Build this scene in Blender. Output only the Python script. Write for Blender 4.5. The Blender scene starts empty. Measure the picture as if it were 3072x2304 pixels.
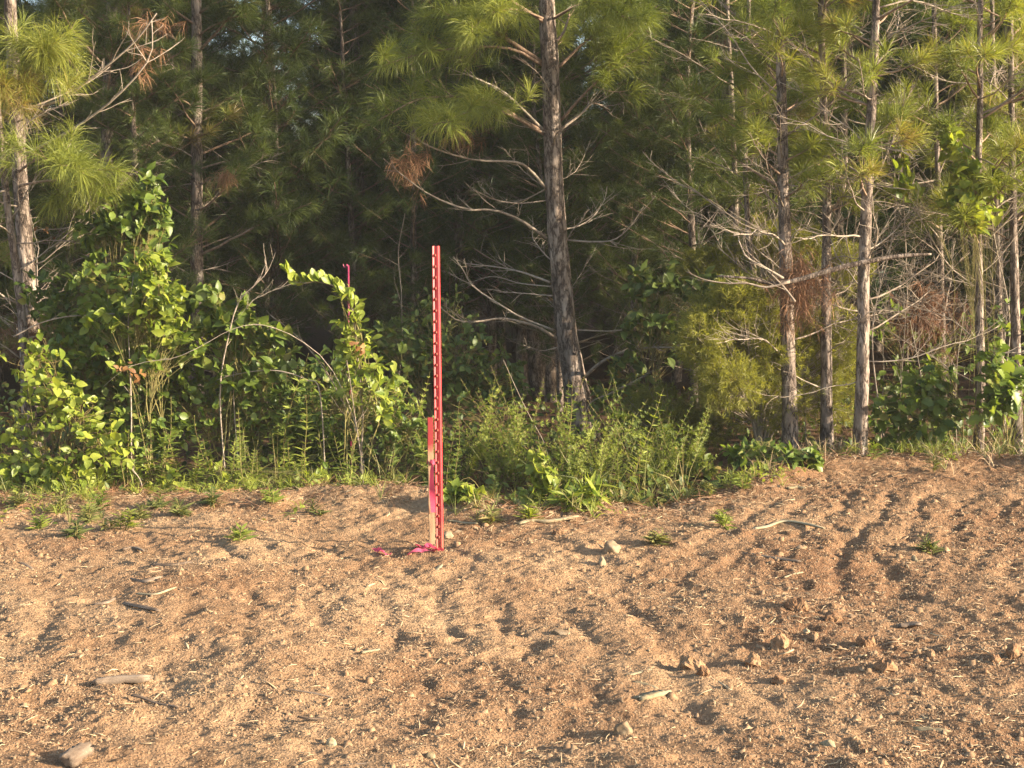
import bpy, math, random
import numpy as np
from mathutils import Vector, Matrix, Euler

# ------------------------------------------------------------------ camera, light, exposure
R = math.radians
SC = bpy.context.scene
COL = SC.collection
FPX, W0, H0 = 4440.0, 3072.0, 2304.0
CAM_Z = 1.6
PITCH = math.atan(459.0 / FPX)
SUN_ELEV, SUN_FRONT = R(17.5), R(15.0)          # sun to the right, a touch on the camera's side

cam_d = bpy.data.cameras.new('camera')
cam = bpy.data.objects.new('camera', cam_d)
COL.objects.link(cam)
cam_d.sensor_width = 36.0
cam_d.lens = FPX / W0 * 36.0
cam_d.clip_end = 2000.0
cam.location = (0, 0, CAM_Z)
cam.rotation_euler = (R(90) - PITCH, 0, 0)
SC.camera = cam

world = bpy.data.worlds.new('World')
SC.world = world
world.use_nodes = True
wn = world.node_tree.nodes
sky = wn.new('ShaderNodeTexSky')
sky.sky_type = 'NISHITA'
sky.sun_disc = False
sky.sun_elevation = SUN_ELEV
sky.sun_rotation = R(90) + SUN_FRONT
sky.altitude = 100
sky.air_density = 1.0
sky.dust_density = 2.0
world.node_tree.links.new(sky.outputs[0], wn['Background'].inputs[0])
wn['Background'].inputs[1].default_value = 0.12

sun_d = bpy.data.lights.new('sun', 'SUN')
sun = bpy.data.objects.new('sun', sun_d)
COL.objects.link(sun)
sun_d.energy = 5.0
sun_d.angle = R(0.53)
sun_d.color = (1.0, 0.85, 0.66)
TO_SUN = Vector((math.cos(SUN_FRONT) * math.cos(SUN_ELEV), -math.sin(SUN_FRONT) * math.cos(SUN_ELEV), math.sin(SUN_ELEV)))
sun.rotation_euler = TO_SUN.to_track_quat('Z', 'Y').to_euler()

SC.view_settings.view_transform = 'Standard'
SC.view_settings.look = 'None'
SC.view_settings.gamma = 1.0
SC.view_settings.exposure = 1.85
SC.cycles.use_denoising = True
SC.cycles.denoiser = 'OPENIMAGEDENOISE'
SC.cycles.denoising_input_passes = 'RGB_ALBEDO_NORMAL'
SC.cycles.denoising_prefilter = 'NONE'
SC.cycles.sample_clamp_indirect = 3.0
SC.cycles.max_bounces = 6
SC.cycles.diffuse_bounces = 4
SC.cycles.volume_bounces = 0
SC.cycles.glossy_bounces = 2
SC.cycles.transmission_bounces = 3
SC.cycles.caustics_reflective = False
SC.cycles.caustics_refractive = False

rng = np.random.default_rng(7)
random.seed(7)

# ------------------------------------------------------------------ helpers
def hash01(ix, iy, iz, seed):
    with np.errstate(over='ignore'):
        h = (ix.astype(np.uint32) * np.uint32(374761393) + iy.astype(np.uint32) * np.uint32(668265263)
             + iz.astype(np.uint32) * np.uint32(2246822519) + np.uint32(seed) * np.uint32(3266489917))
        h = (h ^ (h >> np.uint32(13))) * np.uint32(1274126177)
        h = h ^ (h >> np.uint32(16))
    return h.astype(np.float64) / 4294967295.0


def vnoise(x, y, z=None, seed=0):
    """value noise in -1..1"""
    x = np.asarray(x, float); y = np.asarray(y, float)
    z = np.zeros_like(x) if z is None else np.asarray(z, float)
    ix, iy, iz = np.floor(x), np.floor(y), np.floor(z)
    fx, fy, fz = x - ix, y - iy, z - iz
    fx, fy, fz = [f * f * (3 - 2 * f) for f in (fx, fy, fz)]
    ix, iy, iz = ix.astype(np.int64), iy.astype(np.int64), iz.astype(np.int64)
    r = 0
    for a in (0, 1):
        for b in (0, 1):
            for c in (0, 1):
                r = r + hash01(ix + a, iy + b, iz + c, seed) * (fx if a else 1 - fx) * (fy if b else 1 - fy) * (fz if c else 1 - fz)
    return r * 2 - 1


def sstep(a, b, v):
    t = np.clip((np.asarray(v, float) - a) / (b - a), 0, 1)
    return t * t * (3 - 2 * t)


def pray(px, py):
    xc, yc = (px - W0 / 2) / FPX, (H0 / 2 - py) / FPX
    c, s = math.cos(PITCH), math.sin(PITCH)
    return np.array([xc, c + yc * s, -s + yc * c])


def at(px, py, Y):
    """the point seen at a photo pixel, at depth Y from the camera"""
    d = pray(px, py)
    return d * (Y / d[1]) + np.array([0, 0, CAM_Z])


def edge_y(x):
    """depth at which the bare dirt ends and the undergrowth begins"""
    x = np.asarray(x, float)
    e = 8.75 - 0.45 * np.exp(-((x - 0.45) / 0.75) ** 2) + 0.75 * sstep(0.9, 2.2, x)
    return e + 0.16 * vnoise(x * 1.7, x * 0 + 3.3, seed=5) + 0.10 * vnoise(x * 5, x * 0, seed=6)


def h_base(x, y):
    x = np.asarray(x, float); y = np.asarray(y, float)
    e = edge_y(x)
    bank = 0.125 * sstep(0.2, 2.4, x) * sstep(6.4, 9.2, y)
    lip = 0.10 * np.exp(-((y - e + 0.16) / 0.20) ** 2) * (0.55 + 0.45 * vnoise(x * 1.3, y * 0, seed=11)) * (1 - 0.7 * sstep(-0.2, 0.4, x) * (1 - sstep(1.2, 1.8, x)))
    back = -0.05 * sstep(0, 0.35, y - e)
    lowf = 0.035 * vnoise(x * 0.8, y * 0.8, seed=1) + 0.018 * vnoise(x * 2.1, y * 2.1, seed=2)
    return bank + lip + back + lowf * np.exp(-(np.maximum(np.hypot(x, y - 7) - 8, 0) / 20) ** 2)


def h_tracks(x, y):
    """cleat marks of a crawler that drove across the dirt, and a few ruts"""
    g = 0
    for (yc, wd, sp, ang, x0, x1, dep, sd) in ((6.05, 0.50, 0.27, 0.22, -3.2, 0.9, 0.026, 21), (7.45, 0.55, 0.25, -0.45, 0.55, 3.4, 0.024, 22),
                                                (5.0, 0.35, 0.31, 0.15, -1.9, 1.6, 0.018, 23), (7.3, 0.35, 0.30, 0.5, -2.8, -0.6, 0.016, 24),
                                                (5.35, 0.40, 0.33, -0.3, 1.0, 2.6, 0.022, 25), (8.1, 0.40, 0.23, -0.5, 0.9, 3.6, 0.016, 26), (6.75, 0.35, 0.26, -0.35, 0.0, 1.9, 0.022, 27)):
        yy = y - yc + 0.10 * vnoise(x * 0.9, y * 0, seed=sd)
        band = np.exp(-(yy / wd) ** 4)
        u = (x + yy * ang + 0.05 * vnoise(x * 2, y * 2, seed=sd + 40) + 0.035 * vnoise(x * 9, y * 9, seed=sd + 41)) / sp
        prof = (0.5 + 0.5 * np.cos(u * 2 * np.pi)) ** 3
        k = np.floor(u + 0.5)
        per = 0.35 + 0.65 * hash01(k.astype(np.int64), (k * 0).astype(np.int64), (k * 0).astype(np.int64), sd)
        mask = np.clip(0.62 + 0.6 * vnoise(x * 2.3, y * 2.3, seed=sd + 80) + 0.5 * vnoise(x * 7, y * 7, seed=sd + 81), 0, 1)
        g = g - 0.55 * dep * band * prof * per * mask * sstep(x0, x0 + 0.4, x) * (1 - sstep(x1 - 0.4, x1, x)) * 1.35 + 0.010 * band * mask * (1 - prof)
    return g


HOLES = []          # (x, y, rx, ry, depth) hollows and footprints read off the photograph


def h_fine(x, y):
    r = 0
    for lam, amp, sd in ((0.42, 0.012, 31), (0.19, 0.009, 32), (0.085, 0.0068, 33), (0.042, 0.0048, 34), (0.022, 0.0036, 35)):
        r = r + amp * vnoise(x / lam + sd, y / lam, seed=sd)
    lump = np.clip(vnoise(x / 0.06, y / 0.06, seed=41) - 0.35, 0, 1) * np.clip(0.3 + vnoise(x / 0.5, y / 0.5, seed=42) + 0.35 * sstep(0.3, 2, x), 0, 1)
    rg = np.clip(vnoise(x / 0.028 + 5, y / 0.028, seed=43) - 0.2, 0, 1) * np.clip(0.4 + vnoise(x / 0.3, y / 0.3, seed=44), 0, 1)
    return r + 0.022 * lump + 0.010 * rg


def h_all(x, y):
    x = np.asarray(x, float); y = np.asarray(y, float)
    near = np.exp(-(np.maximum(np.hypot(x * 0.9, y - 6.5) - 4.5, 0) / 3) ** 2)
    h = h_base(x, y) + (h_tracks(x, y) + h_fine(x, y)) * near
    for (hx, hy, rx, ry, d) in HOLES:
        q = ((x - hx) / rx) ** 2 + ((y - hy) / ry) ** 2
        h = h - 0.65 * d * np.exp(-q ** 1.2)
    return h


def gpx(px, py):
    """where a photo pixel meets the ground"""
    d = pray(px, py)
    t = np.linspace(2.5, 25, 2500)
    P = d[None, :] * t[:, None]
    z = P[:, 2] + CAM_Z - h_base(P[:, 0], P[:, 1])
    k = int(np.argmax(z < 0)) if (z < 0).any() else len(t) - 1
    return P[k, 0], P[k, 1]


for (px, py, rx, ry, d) in ((565, 1830, .06, .13, .055), (595, 1960, .07, .10, .04), (850, 1790, .05, .10, .035), (1010, 1800, .06, .12, .03),
                            (260, 1800, .05, .06, .04), (2070, 1985, .13, .13, .045), (1690, 2210, .16, .10, .045), (1290, 1800, .05, .06, .03),
                            (90, 2110, .09, .09, .04), (2760, 1630, .06, .18, .035), (2540, 1610, .06, .22, .04), (2640, 1700, .06, .16, .03)):
    HOLES.append((*gpx(px, py), rx, ry, d))


class MB:
    """collects triangles; build() links them as one mesh object"""
    def __init__(self):
        self.V, self.F, self.T, self.n = [], [], [], 0

    def add(self, V, F, tint=0.0):
        V = np.asarray(V, float).reshape(-1, 3)
        F = np.asarray(F, np.int64).reshape(-1, 3)
        self.V.append(V); self.F.append(F + self.n)
        self.T.append(np.broadcast_to(np.asarray(tint, float), (len(V),)))
        self.n += len(V)

    def mesh(self, name, base=(0, 0, 0), smooth=False, mat=None):
        V = np.concatenate(self.V) - np.asarray(base, float)
        F = np.concatenate(self.F); T = np.concatenate(self.T)
        me = bpy.data.meshes.new(name)
        me.vertices.add(len(V)); me.vertices.foreach_set('co', V.astype(np.float32).ravel())
        me.loops.add(F.size); me.loops.foreach_set('vertex_index', F.astype(np.int32).ravel())
        me.polygons.add(len(F)); me.polygons.foreach_set('loop_start', np.arange(0, F.size, 3, dtype=np.int32))
        if smooth:
            me.polygons.foreach_set('use_smooth', np.ones(len(F), bool))
        a = me.attributes.new('tint', 'FLOAT', 'POINT')
        a.data.foreach_set('value', T.astype(np.float32))
        me.update(calc_edges=True)
        if mat:
            me.materials.append(mat)
        return me

    def build(self, name, mat, parent=None, base=(0, 0, 0), smooth=False, **props):
        o = bpy.data.objects.new(name, self.mesh(name, base, smooth, mat))
        COL.objects.link(o)
        if parent is not None:
            o.parent = parent
        else:
            o.location = base
        for k, v in props.items():
            o[k] = v
        return o


def empty(name, loc, label, cat, group=None):
    o = bpy.data.objects.new(name, None)
    COL.objects.link(o)
    o.location = loc
    o.empty_display_size = 0.1
    o['label'] = label; o['category'] = cat
    if group:
        o['group'] = group
    return o


def tag(o, label, cat, group=None):
    o['label'] = label; o['category'] = cat
    if group:
        o['group'] = group
    return o


def copy_tree(o, parent=None):
    c = o.copy(); COL.objects.link(c); c.parent = parent
    for ch in list(o.children):
        copy_tree(ch, c)
    return c


def nrm(v):
    v = np.asarray(v, float)
    return v / np.maximum(np.linalg.norm(v, axis=-1, keepdims=True), 1e-9)


def tube(mb, P, rad, sides=6, tint=0.0, cap=True, rough=0.0, seed=0):
    """a tapered tube along a polyline"""
    P = np.asarray(P, float); n = len(P)
    rad = np.broadcast_to(np.asarray(rad, float), (n,))
    T = nrm(np.gradient(P, axis=0))
    ref = np.array([0.31, -0.95, 0.05]) if abs(T[0, 2]) > 0.7 else np.array([0.1, 0.2, 1.0])
    A = nrm(np.cross(T, ref)); B = np.cross(T, A)
    th = np.arange(sides) * 2 * np.pi / sides
    rr = rad[:, None] * np.ones((1, sides))
    if rough:
        s = np.concatenate([[0], np.cumsum(np.linalg.norm(np.diff(P, axis=0), axis=1))])
        X = np.cos(th)[None, :] + 0 * rr; Yy = np.sin(th)[None, :] + 0 * rr; Z = s[:, None] + 0 * rr
        f = 4.2
        nz = vnoise(X * f + seed, Yy * f, Z * 9, seed=3) * 0.65 + vnoise(X * f * 2.3 + seed, Yy * f * 2.3, Z * 22, seed=4) * 0.35
        nz = np.sign(nz) * np.abs(nz) ** 0.6
        rr = rr * (1 + rough * nz + 0.03 * vnoise(X * 0.8, Yy * 0.8, Z * 2.5 + seed, seed=8))
    V = P[:, None, :] + rr[:, :, None] * (np.cos(th)[None, :, None] * A[:, None, :] + np.sin(th)[None, :, None] * B[:, None, :])
    V = V.reshape(-1, 3)
    i = np.arange(n - 1)[:, None] * sides; j = np.arange(sides)[None, :]; j2 = (j + 1) % sides
    a, b, c, d = i + j, i + j2, i + sides + j2, i + sides + j
    F = np.concatenate([np.stack([a, b, c], -1).reshape(-1, 3), np.stack([a, c, d], -1).reshape(-1, 3)])
    if cap:
        V = np.vstack([V, P[0], P[-1]])
        m = n * sides
        jj = np.arange(sides); k = (jj + 1) % sides
        F = np.vstack([F, np.stack([np.full(sides, m), k, jj], -1), np.stack([np.full(sides, m + 1), (n - 1) * sides + jj, (n - 1) * sides + k], -1)])
    mb.add(V, F, tint)


def resample(P, n):
    """smooth curve (Catmull-Rom) through the points"""
    P = np.asarray(P, float)
    if len(P) < 3:
        t = np.linspace(0, 1, n)[:, None]
        return P[0] * (1 - t) + P[-1] * t
    Q = np.vstack([2 * P[0] - P[1], P, 2 * P[-1] - P[-2]])
    u = np.linspace(0, len(P) - 1 - 1e-6, n); k = np.floor(u).astype(int); t = (u - k)[:, None]
    p0, p1, p2, p3 = Q[k], Q[k + 1], Q[k + 2], Q[k + 3]
    return 0.5 * ((2 * p1) + (-p0 + p2) * t + (2 * p0 - 5 * p1 + 4 * p2 - p3) * t ** 2 + (-p0 + 3 * p1 - 3 * p2 + p3) * t ** 3)


def needles(mb, C, D, n, L, w, amin=15, amax=72, droop=0.35, shoot=0.10, tint=0.0, tvar=0.25, rs=rng):
    """tufts of pine needles: C tips, D shoot directions"""
    C = np.asarray(C, float).reshape(-1, 3); D = nrm(np.asarray(D, float).reshape(-1, 3))
    if len(C) == 0:
        return
    N = len(C)
    tt = np.repeat(np.broadcast_to(np.asarray(tint, float), (N,)) + rs.normal(0, tvar * 0.7, N), n)
    C = np.repeat(C, n, 0); D = np.repeat(D, n, 0); M = len(C)
    q = rs.normal(size=(M, 3)); U = nrm(q - D * (q * D).sum(1, keepdims=True))
    s = rs.random(M)
    a = np.radians(amin + (amax - amin) * s ** 0.8)[:, None]
    d = D * np.cos(a) + U * np.sin(a)
    p0 = C - D * (shoot * (0.15 + 0.85 * s * rs.random(M)))[:, None]
    Ln = (L * (0.75 + 0.4 * rs.random(M)))[:, None]
    p1 = p0 + d * Ln * 0.5
    d2 = nrm(d + np.array([0, 0, -1.0]) * (droop * (0.4 + rs.random(M)))[:, None])
    p2 = p1 + d2 * Ln * 0.5
    S = nrm(np.cross(d, rs.normal(size=(M, 3)))) * (w * 0.5)
    V = np.stack([p0 - S * 0.7, p0 + S * 0.7, p1 - S, p1 + S, p2], 1).reshape(-1, 3)
    b = np.arange(M)[:, None] * 5
    F = np.concatenate([b + np.array([[0, 1, 3]]), b + np.array([[0, 3, 2]]), b + np.array([[2, 3, 4]])])
    t = tt + rs.normal(0, tvar * 0.4, M)
    mb.add(V, F, np.repeat(t, 5))


def leaf_shape(kind):
    """template leaf: x along the leaf 0..1, y across, z up; verts and triangles"""
    if kind == 'lobed':
        t = np.array([0, .12, .22, .34, .46, .56, .68, .80, .90, 1.0])
        w = np.array([0, .10, .26, .16, .36, .22, .34, .24, .16, 0])
    elif kind == 'heart':
        t = np.array([0, .06, .22, .45, .7, 1.0]); w = np.array([0, .30, .43, .38, .22, 0])
    elif kind == 'lance':
        t = np.array([0, .25, .6, 1.0]); w = np.array([0, .085, .075, 0])
    elif kind == 'obovate':
        t = np.array([0, .2, .45, .68, .86, 1.0]); w = np.array([0, .08, .19, .26, .20, 0])
    elif kind == 'tiny':
        t = np.array([0, .5, 1.0]); w = np.array([0, .26, 0])
    else:
        t = np.array([0, .14, .36, .6, .82, 1.0]); w = np.array([0, .20, .31, .27, .14, 0])
    n = len(t)
    V = [(0, 0, 0)]
    for k in range(1, n - 1):
        z = -0.22 * t[k] ** 2
        V += [(t[k], -w[k], z + 0.28 * w[k]), (t[k], 0, z), (t[k], w[k], z + 0.28 * w[k])]
    V.append((1, 0, -0.22))
    F = [(0, 1, 2), (0, 2, 3)]
    for k in range(n - 3):
        a = 1 + 3 * k
        F += [(a, a + 3, a + 4), (a, a + 4, a + 1), (a + 1, a + 4, a + 5), (a + 1, a + 5, a + 2)]
    a = 1 + 3 * (n - 3); e = len(V) - 1
    F += [(a, e, a + 1), (a + 1, e, a + 2)]
    return np.array(V, float), np.array(F)


LEAF = {k: leaf_shape(k) for k in ('ovate', 'lobed', 'heart', 'lance', 'obovate', 'tiny')}


def leaf_frames(D, N):
    D = nrm(D); Y = nrm(np.cross(N, D)); Z = np.cross(D, Y)
    return D, Y, Z


def add_leaves(mb, kind, P, D, N, S, tint=0.0, tvar=0.25, rs=rng):
    P = np.asarray(P, float).reshape(-1, 3); M = len(P)
    if M == 0:
        return
    TV, TF = LEAF[kind]
    X, Y, Z = leaf_frames(np.asarray(D, float).reshape(-1, 3), np.asarray(N, float).reshape(-1, 3))
    S = np.broadcast_to(np.asarray(S, float), (M,))
    V = P[:, None, :] + S[:, None, None] * (TV[None, :, 0:1] * X[:, None, :] + TV[None, :, 1:2] * Y[:, None, :] + TV[None, :, 2:3] * Z[:, None, :])
    F = (np.arange(M) * len(TV))[:, None, None] + TF[None]
    t = np.broadcast_to(np.asarray(tint, float), (M,)) + rs.normal(0, tvar, M)
    mb.add(V.reshape(-1, 3), F.reshape(-1, 3), np.repeat(t, len(TV)))


# ------------------------------------------------------------------ materials
def mat(name):
    m = bpy.data.materials.new(name); m.use_nodes = True
    nt = m.node_tree
    return m, nt, nt.nodes, nt.links, nt.nodes['Principled BSDF']


def ramp(nodes, stops):
    r = nodes.new('ShaderNodeValToRGB')
    e = r.color_ramp.elements
    while len(e) < len(stops):
        e.new(0.5)
    for i, (p, c) in enumerate(stops):
        e[i].position = p; e[i].color = (*c, 1)
    return r


def noise(nodes, links, vec, scale, detail=4, rough=0.6):
    n = nodes.new('ShaderNodeTexNoise')
    n.inputs['Scale'].default_value = scale; n.inputs['Detail'].default_value = detail; n.inputs['Roughness'].default_value = rough
    if vec is not None:
        links.new(vec, n.inputs['Vector'])
    return n


def leaf_mat(name, lo, hi, trans=0.35, rough=0.5, tcol=(1.15, 1.15, 0.55), old=None):
    """leaf or needle: colour between lo and hi by the leaf's own tint, light shines through"""
    m, nt, ns, lk, p = mat(name)
    at_ = ns.new('ShaderNodeAttribute'); at_.attribute_name = 'tint'
    oi = ns.new('ShaderNodeObjectInfo')
    a = ns.new('ShaderNodeMath'); a.operation = 'MULTIPLY_ADD'
    lk.new(at_.outputs['Fac'], a.inputs[0]); a.inputs[1].default_value = 0.5; a.inputs[2].default_value = 0.30
    b = ns.new('ShaderNodeMath'); b.operation = 'MULTIPLY_ADD'
    lk.new(oi.outputs['Random'], b.inputs[0]); b.inputs[1].default_value = 0.6; lk.new(a.outputs[0], b.inputs[2])
    tc = ns.new('ShaderNodeTexCoord'); gn = ns.new('ShaderNodeNewGeometry')
    nz = noise(ns, lk, gn.outputs['Position'], 70, 3, 0.6)
    c2 = ns.new('ShaderNodeMath'); c2.operation = 'MULTIPLY_ADD'; lk.new(nz.outputs[0], c2.inputs[0]); c2.inputs[1].default_value = 0.5
    c3 = ns.new('ShaderNodeMath'); c3.operation = 'SUBTRACT'; lk.new(b.outputs[0], c3.inputs[0]); c3.inputs[1].default_value = 0.36; lk.new(c3.outputs[0], c2.inputs[2])
    b = c2
    mid = tuple((l + h) / 2 for l, h in zip(lo, hi))
    r = ramp(ns, [(0.0, lo), (0.45, mid), (0.8, hi), (1.0, old or hi)])
    lk.new(b.outputs[0], r.inputs[0])
    lk.new(r.outputs[0], p.inputs['Base Color'])
    p.inputs['Roughness'].default_value = rough
    p.inputs['Specular IOR Level'].default_value = 0.35
    tr = ns.new('ShaderNodeBsdfTranslucent')
    mx = ns.new('ShaderNodeMix'); mx.data_type = 'RGBA'; mx.blend_type = 'MULTIPLY'; mx.inputs[0].default_value = 1
    lk.new(r.outputs[0], mx.inputs[6]); mx.inputs[7].default_value = (*tcol, 1)
    lk.new(mx.outputs[2], tr.inputs['Color'])
    ms = ns.new('ShaderNodeMixShader'); ms.inputs[0].default_value = trans
    lk.new(p.outputs[0], ms.inputs[1]); lk.new(tr.outputs[0], ms.inputs[2])
    lk.new(ms.outputs[0], ns['Material Output'].inputs[0])
    return m


def rough_mat(name, stops, scale, rough=0.9, bump=0.3, bscale=None, stretch=(1, 1, 1), dist=0.01, spec=0.15):
    m, nt, ns, lk, p = mat(name)
    tc = ns.new('ShaderNodeTexCoord'); mp = ns.new('ShaderNodeMapping'); mp.inputs['Scale'].default_value = stretch
    lk.new(tc.outputs['Object'], mp.inputs[0])
    n = noise(ns, lk, mp.outputs[0], scale, 6, 0.65)
    oi = ns.new('ShaderNodeObjectInfo')
    a = ns.new('ShaderNodeMath'); a.operation = 'MULTIPLY_ADD'; a.inputs[1].default_value = 0.22
    lk.new(oi.outputs['Random'], a.inputs[0]); 
    s = ns.new('ShaderNodeMath'); s.operation = 'SUBTRACT'; lk.new(n.outputs[0], s.inputs[0]); s.inputs[1].default_value = 0.11
    lk.new(s.outputs[0], a.inputs[2])
    r = ramp(ns, stops); lk.new(a.outputs[0], r.inputs[0]); lk.new(r.outputs[0], p.inputs['Base Color'])
    p.inputs['Roughness'].default_value = rough; p.inputs['Specular IOR Level'].default_value = spec
    n2 = noise(ns, lk, mp.outputs[0], bscale or scale * 2, 5, 0.7)
    b = ns.new('ShaderNodeBump'); b.inputs['Strength'].default_value = bump; b.inputs['Distance'].default_value = dist
    lk.new(n2.outputs[0], b.inputs['Height']); lk.new(b.outputs[0], p.inputs['Normal'])
    return m


def soil_mat():
    m, nt, ns, lk, p = mat('bare_soil')
    tc = ns.new('ShaderNodeTexCoord'); vec = tc.outputs['Object']
    n1 = noise(ns, lk, vec, 1.1, 3, 0.5)
    n2 = noise(ns, lk, vec, 55, 6, 0.75)
    n3 = noise(ns, lk, vec, 9, 5, 0.65)
    big = ramp(ns, [(0.30, (0.195, 0.108, 0.056)), (0.52, (0.262, 0.160, 0.086)), (0.72, (0.315, 0.208, 0.116))])
    sx_ = ns.new('ShaderNodeSeparateXYZ'); lk.new(vec, sx_.inputs[0])
    mr = ns.new('ShaderNodeMapRange'); lk.new(sx_.outputs[0], mr.inputs[0]); mr.inputs[1].default_value = -0.6; mr.inputs[2].default_value = 2.2; mr.inputs[3].default_value = 0.07; mr.inputs[4].default_value = -0.09
    sm = ns.new('ShaderNodeMath'); lk.new(n1.outputs[0], sm.inputs[0]); lk.new(mr.outputs[0], sm.inputs[1]); lk.new(sm.outputs[0], big.inputs[0])
    mid = ramp(ns, [(0.30, (0.62, 0.58, 0.55)), (0.5, (0.95, 0.95, 0.95)), (0.72, (1.2, 1.2, 1.2))])
    lk.new(n3.outputs[0], mid.inputs[0])
    fin = ramp(ns, [(0.28, (0.45, 0.40, 0.38)), (0.47, (0.92, 0.90, 0.90)), (0.62, (1.12, 1.12, 1.12)), (0.74, (1.5, 1.55, 1.6))])
    lk.new(n2.outputs[0], fin.inputs[0])
    x1 = ns.new('ShaderNodeMix'); x1.data_type = 'RGBA'; x1.blend_type = 'MULTIPLY'; x1.inputs[0].default_value = 0.8
    lk.new(big.outputs[0], x1.inputs[6]); lk.new(mid.outputs[0], x1.inputs[7])
    x2 = ns.new('ShaderNodeMix'); x2.data_type = 'RGBA'; x2.blend_type = 'MULTIPLY'; x2.inputs[0].default_value = 0.9
    lk.new(x1.outputs[2], x2.inputs[6]); lk.new(fin.outputs[0], x2.inputs[7])
    # leaf litter under the trees
    lit = ramp(ns, [(0.3, (0.035, 0.022, 0.014)), (0.5, (0.10, 0.058, 0.032)), (0.7, (0.20, 0.12, 0.065))])
    lk.new(n2.outputs[0], lit.inputs[0])
    at_ = ns.new('ShaderNodeAttribute'); at_.attribute_name = 'tint'
    x3 = ns.new('ShaderNodeMix'); x3.data_type = 'RGBA'
    lk.new(at_.outputs['Fac'], x3.inputs[0]); lk.new(x2.outputs[2], x3.inputs[6]); lk.new(lit.outputs[0], x3.inputs[7])
    lk.new(x3.outputs[2], p.inputs['Base Color'])
    p.inputs['Roughness'].default_value = 0.95; p.inputs['Specular IOR Level'].default_value = 0.08
    vo = ns.new('ShaderNodeTexVoronoi'); vo.inputs['Scale'].default_value = 95; lk.new(vec, vo.inputs['Vector'])
    b1 = ns.new('ShaderNodeBump'); b1.inputs['Strength'].default_value = 0.75; b1.inputs['Distance'].default_value = 0.010
    lk.new(n2.outputs[0], b1.inputs['Height'])
    b2 = ns.new('ShaderNodeBump'); b2.inputs['Strength'].default_value = 0.6; b2.inputs['Distance'].default_value = 0.007; b2.invert = True
    lk.new(vo.outputs['Distance'], b2.inputs['Height']); lk.new(b1.outputs[0], b2.inputs['Normal'])
    lk.new(b2.outputs[0], p.inputs['Normal'])
    return m


def bark_mat(name, stops, vscale=17):
    m, nt, ns, lk, p = mat(name)
    tc = ns.new('ShaderNodeTexCoord'); mp = ns.new('ShaderNodeMapping'); mp.inputs['Scale'].default_value = (1, 1, 0.32)
    lk.new(tc.outputs['Object'], mp.inputs[0])
    nz = noise(ns, lk, mp.outputs[0], 40, 4, 0.6)
    vo = ns.new('ShaderNodeTexVoronoi'); vo.feature = 'DISTANCE_TO_EDGE'; vo.inputs['Scale'].default_value = vscale
    ad = ns.new('ShaderNodeMix'); ad.data_type = 'RGBA'; ad.blend_type = 'LINEAR_LIGHT'; ad.inputs[0].default_value = 0.05
    lk.new(mp.outputs[0], ad.inputs[6]); lk.new(nz.outputs['Color'], ad.inputs[7]); lk.new(ad.outputs[2], vo.inputs['Vector'])
    crack = ramp(ns, [(0.0, (0.22, 0.20, 0.20)), (0.07, (0.55, 0.53, 0.52)), (0.18, (1.0, 1.0, 1.0)), (0.5, (1.15, 1.15, 1.15))])
    lk.new(vo.outputs['Distance'], crack.inputs[0])
    n2 = noise(ns, lk, mp.outputs[0], 14, 6, 0.7)
    r = ramp(ns, stops); lk.new(n2.outputs[0], r.inputs[0])
    mx = ns.new('ShaderNodeMix'); mx.data_type = 'RGBA'; mx.blend_type = 'MULTIPLY'; mx.inputs[0].default_value = 0.9
    lk.new(r.outputs[0], mx.inputs[6]); lk.new(crack.outputs[0], mx.inputs[7]); lk.new(mx.outputs[2], p.inputs['Base Color'])
    p.inputs['Roughness'].default_value = 0.9; p.inputs['Specular IOR Level'].default_value = 0.15
    b = ns.new('ShaderNodeBump'); b.inputs['Strength'].default_value = 0.8; b.inputs['Distance'].default_value = 0.012
    lk.new(crack.outputs[0], b.inputs['Height'])
    b2 = ns.new('ShaderNodeBump'); b2.inputs['Strength'].default_value = 0.4; b2.inputs['Distance'].default_value = 0.006
    lk.new(nz.outputs[0], b2.inputs['Height']); lk.new(b.outputs[0], b2.inputs['Normal']); lk.new(b2.outputs[0], p.inputs['Normal'])
    return m


M = {}
M['soil'] = soil_mat()
M['bark'] = bark_mat('pine_bark', [(0.3, (0.085, 0.062, 0.048)), (0.48, (0.205, 0.160, 0.125)), (0.68, (0.40, 0.33, 0.265))])
M['twig'] = rough_mat('dead_twig', [(0.3, (0.17, 0.130, 0.098)), (0.55, (0.30, 0.245, 0.185)), (0.75, (0.42, 0.35, 0.27))], 30, bump=0.2)
M['branch'] = rough_mat('branch_bark', [(0.3, (0.12, 0.078, 0.052)), (0.55, (0.25, 0.17, 0.115)), (0.75, (0.36, 0.27, 0.19))], 40, bump=0.5, dist=0.004)
M['stem'] = rough_mat('green_brown_stem', [(0.3, (0.13, 0.09, 0.04)), (0.55, (0.20, 0.17, 0.06)), (0.75, (0.26, 0.24, 0.09))], 30, bump=0.1)
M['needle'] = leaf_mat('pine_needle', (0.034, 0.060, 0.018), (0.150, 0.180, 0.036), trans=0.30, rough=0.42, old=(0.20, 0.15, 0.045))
M['needle_sun'] = leaf_mat('sunlit_pine_needle', (0.090, 0.128, 0.024), (0.29, 0.31, 0.055), trans=0.40, rough=0.42, old=(0.26, 0.19, 0.06))  # brighter copy of pine_needle for sunlit trees, sunlight put into the colour
M['straw'] = leaf_mat('brown_pine_straw', (0.13, 0.062, 0.030), (0.34, 0.18, 0.09), trans=0.15, rough=0.6, tcol=(1, 0.8, 0.6))
M['leaf'] = leaf_mat('shrub_leaf', (0.050, 0.090, 0.018), (0.190, 0.250, 0.042), trans=0.44, rough=0.42, old=(0.20, 0.19, 0.045))
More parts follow.
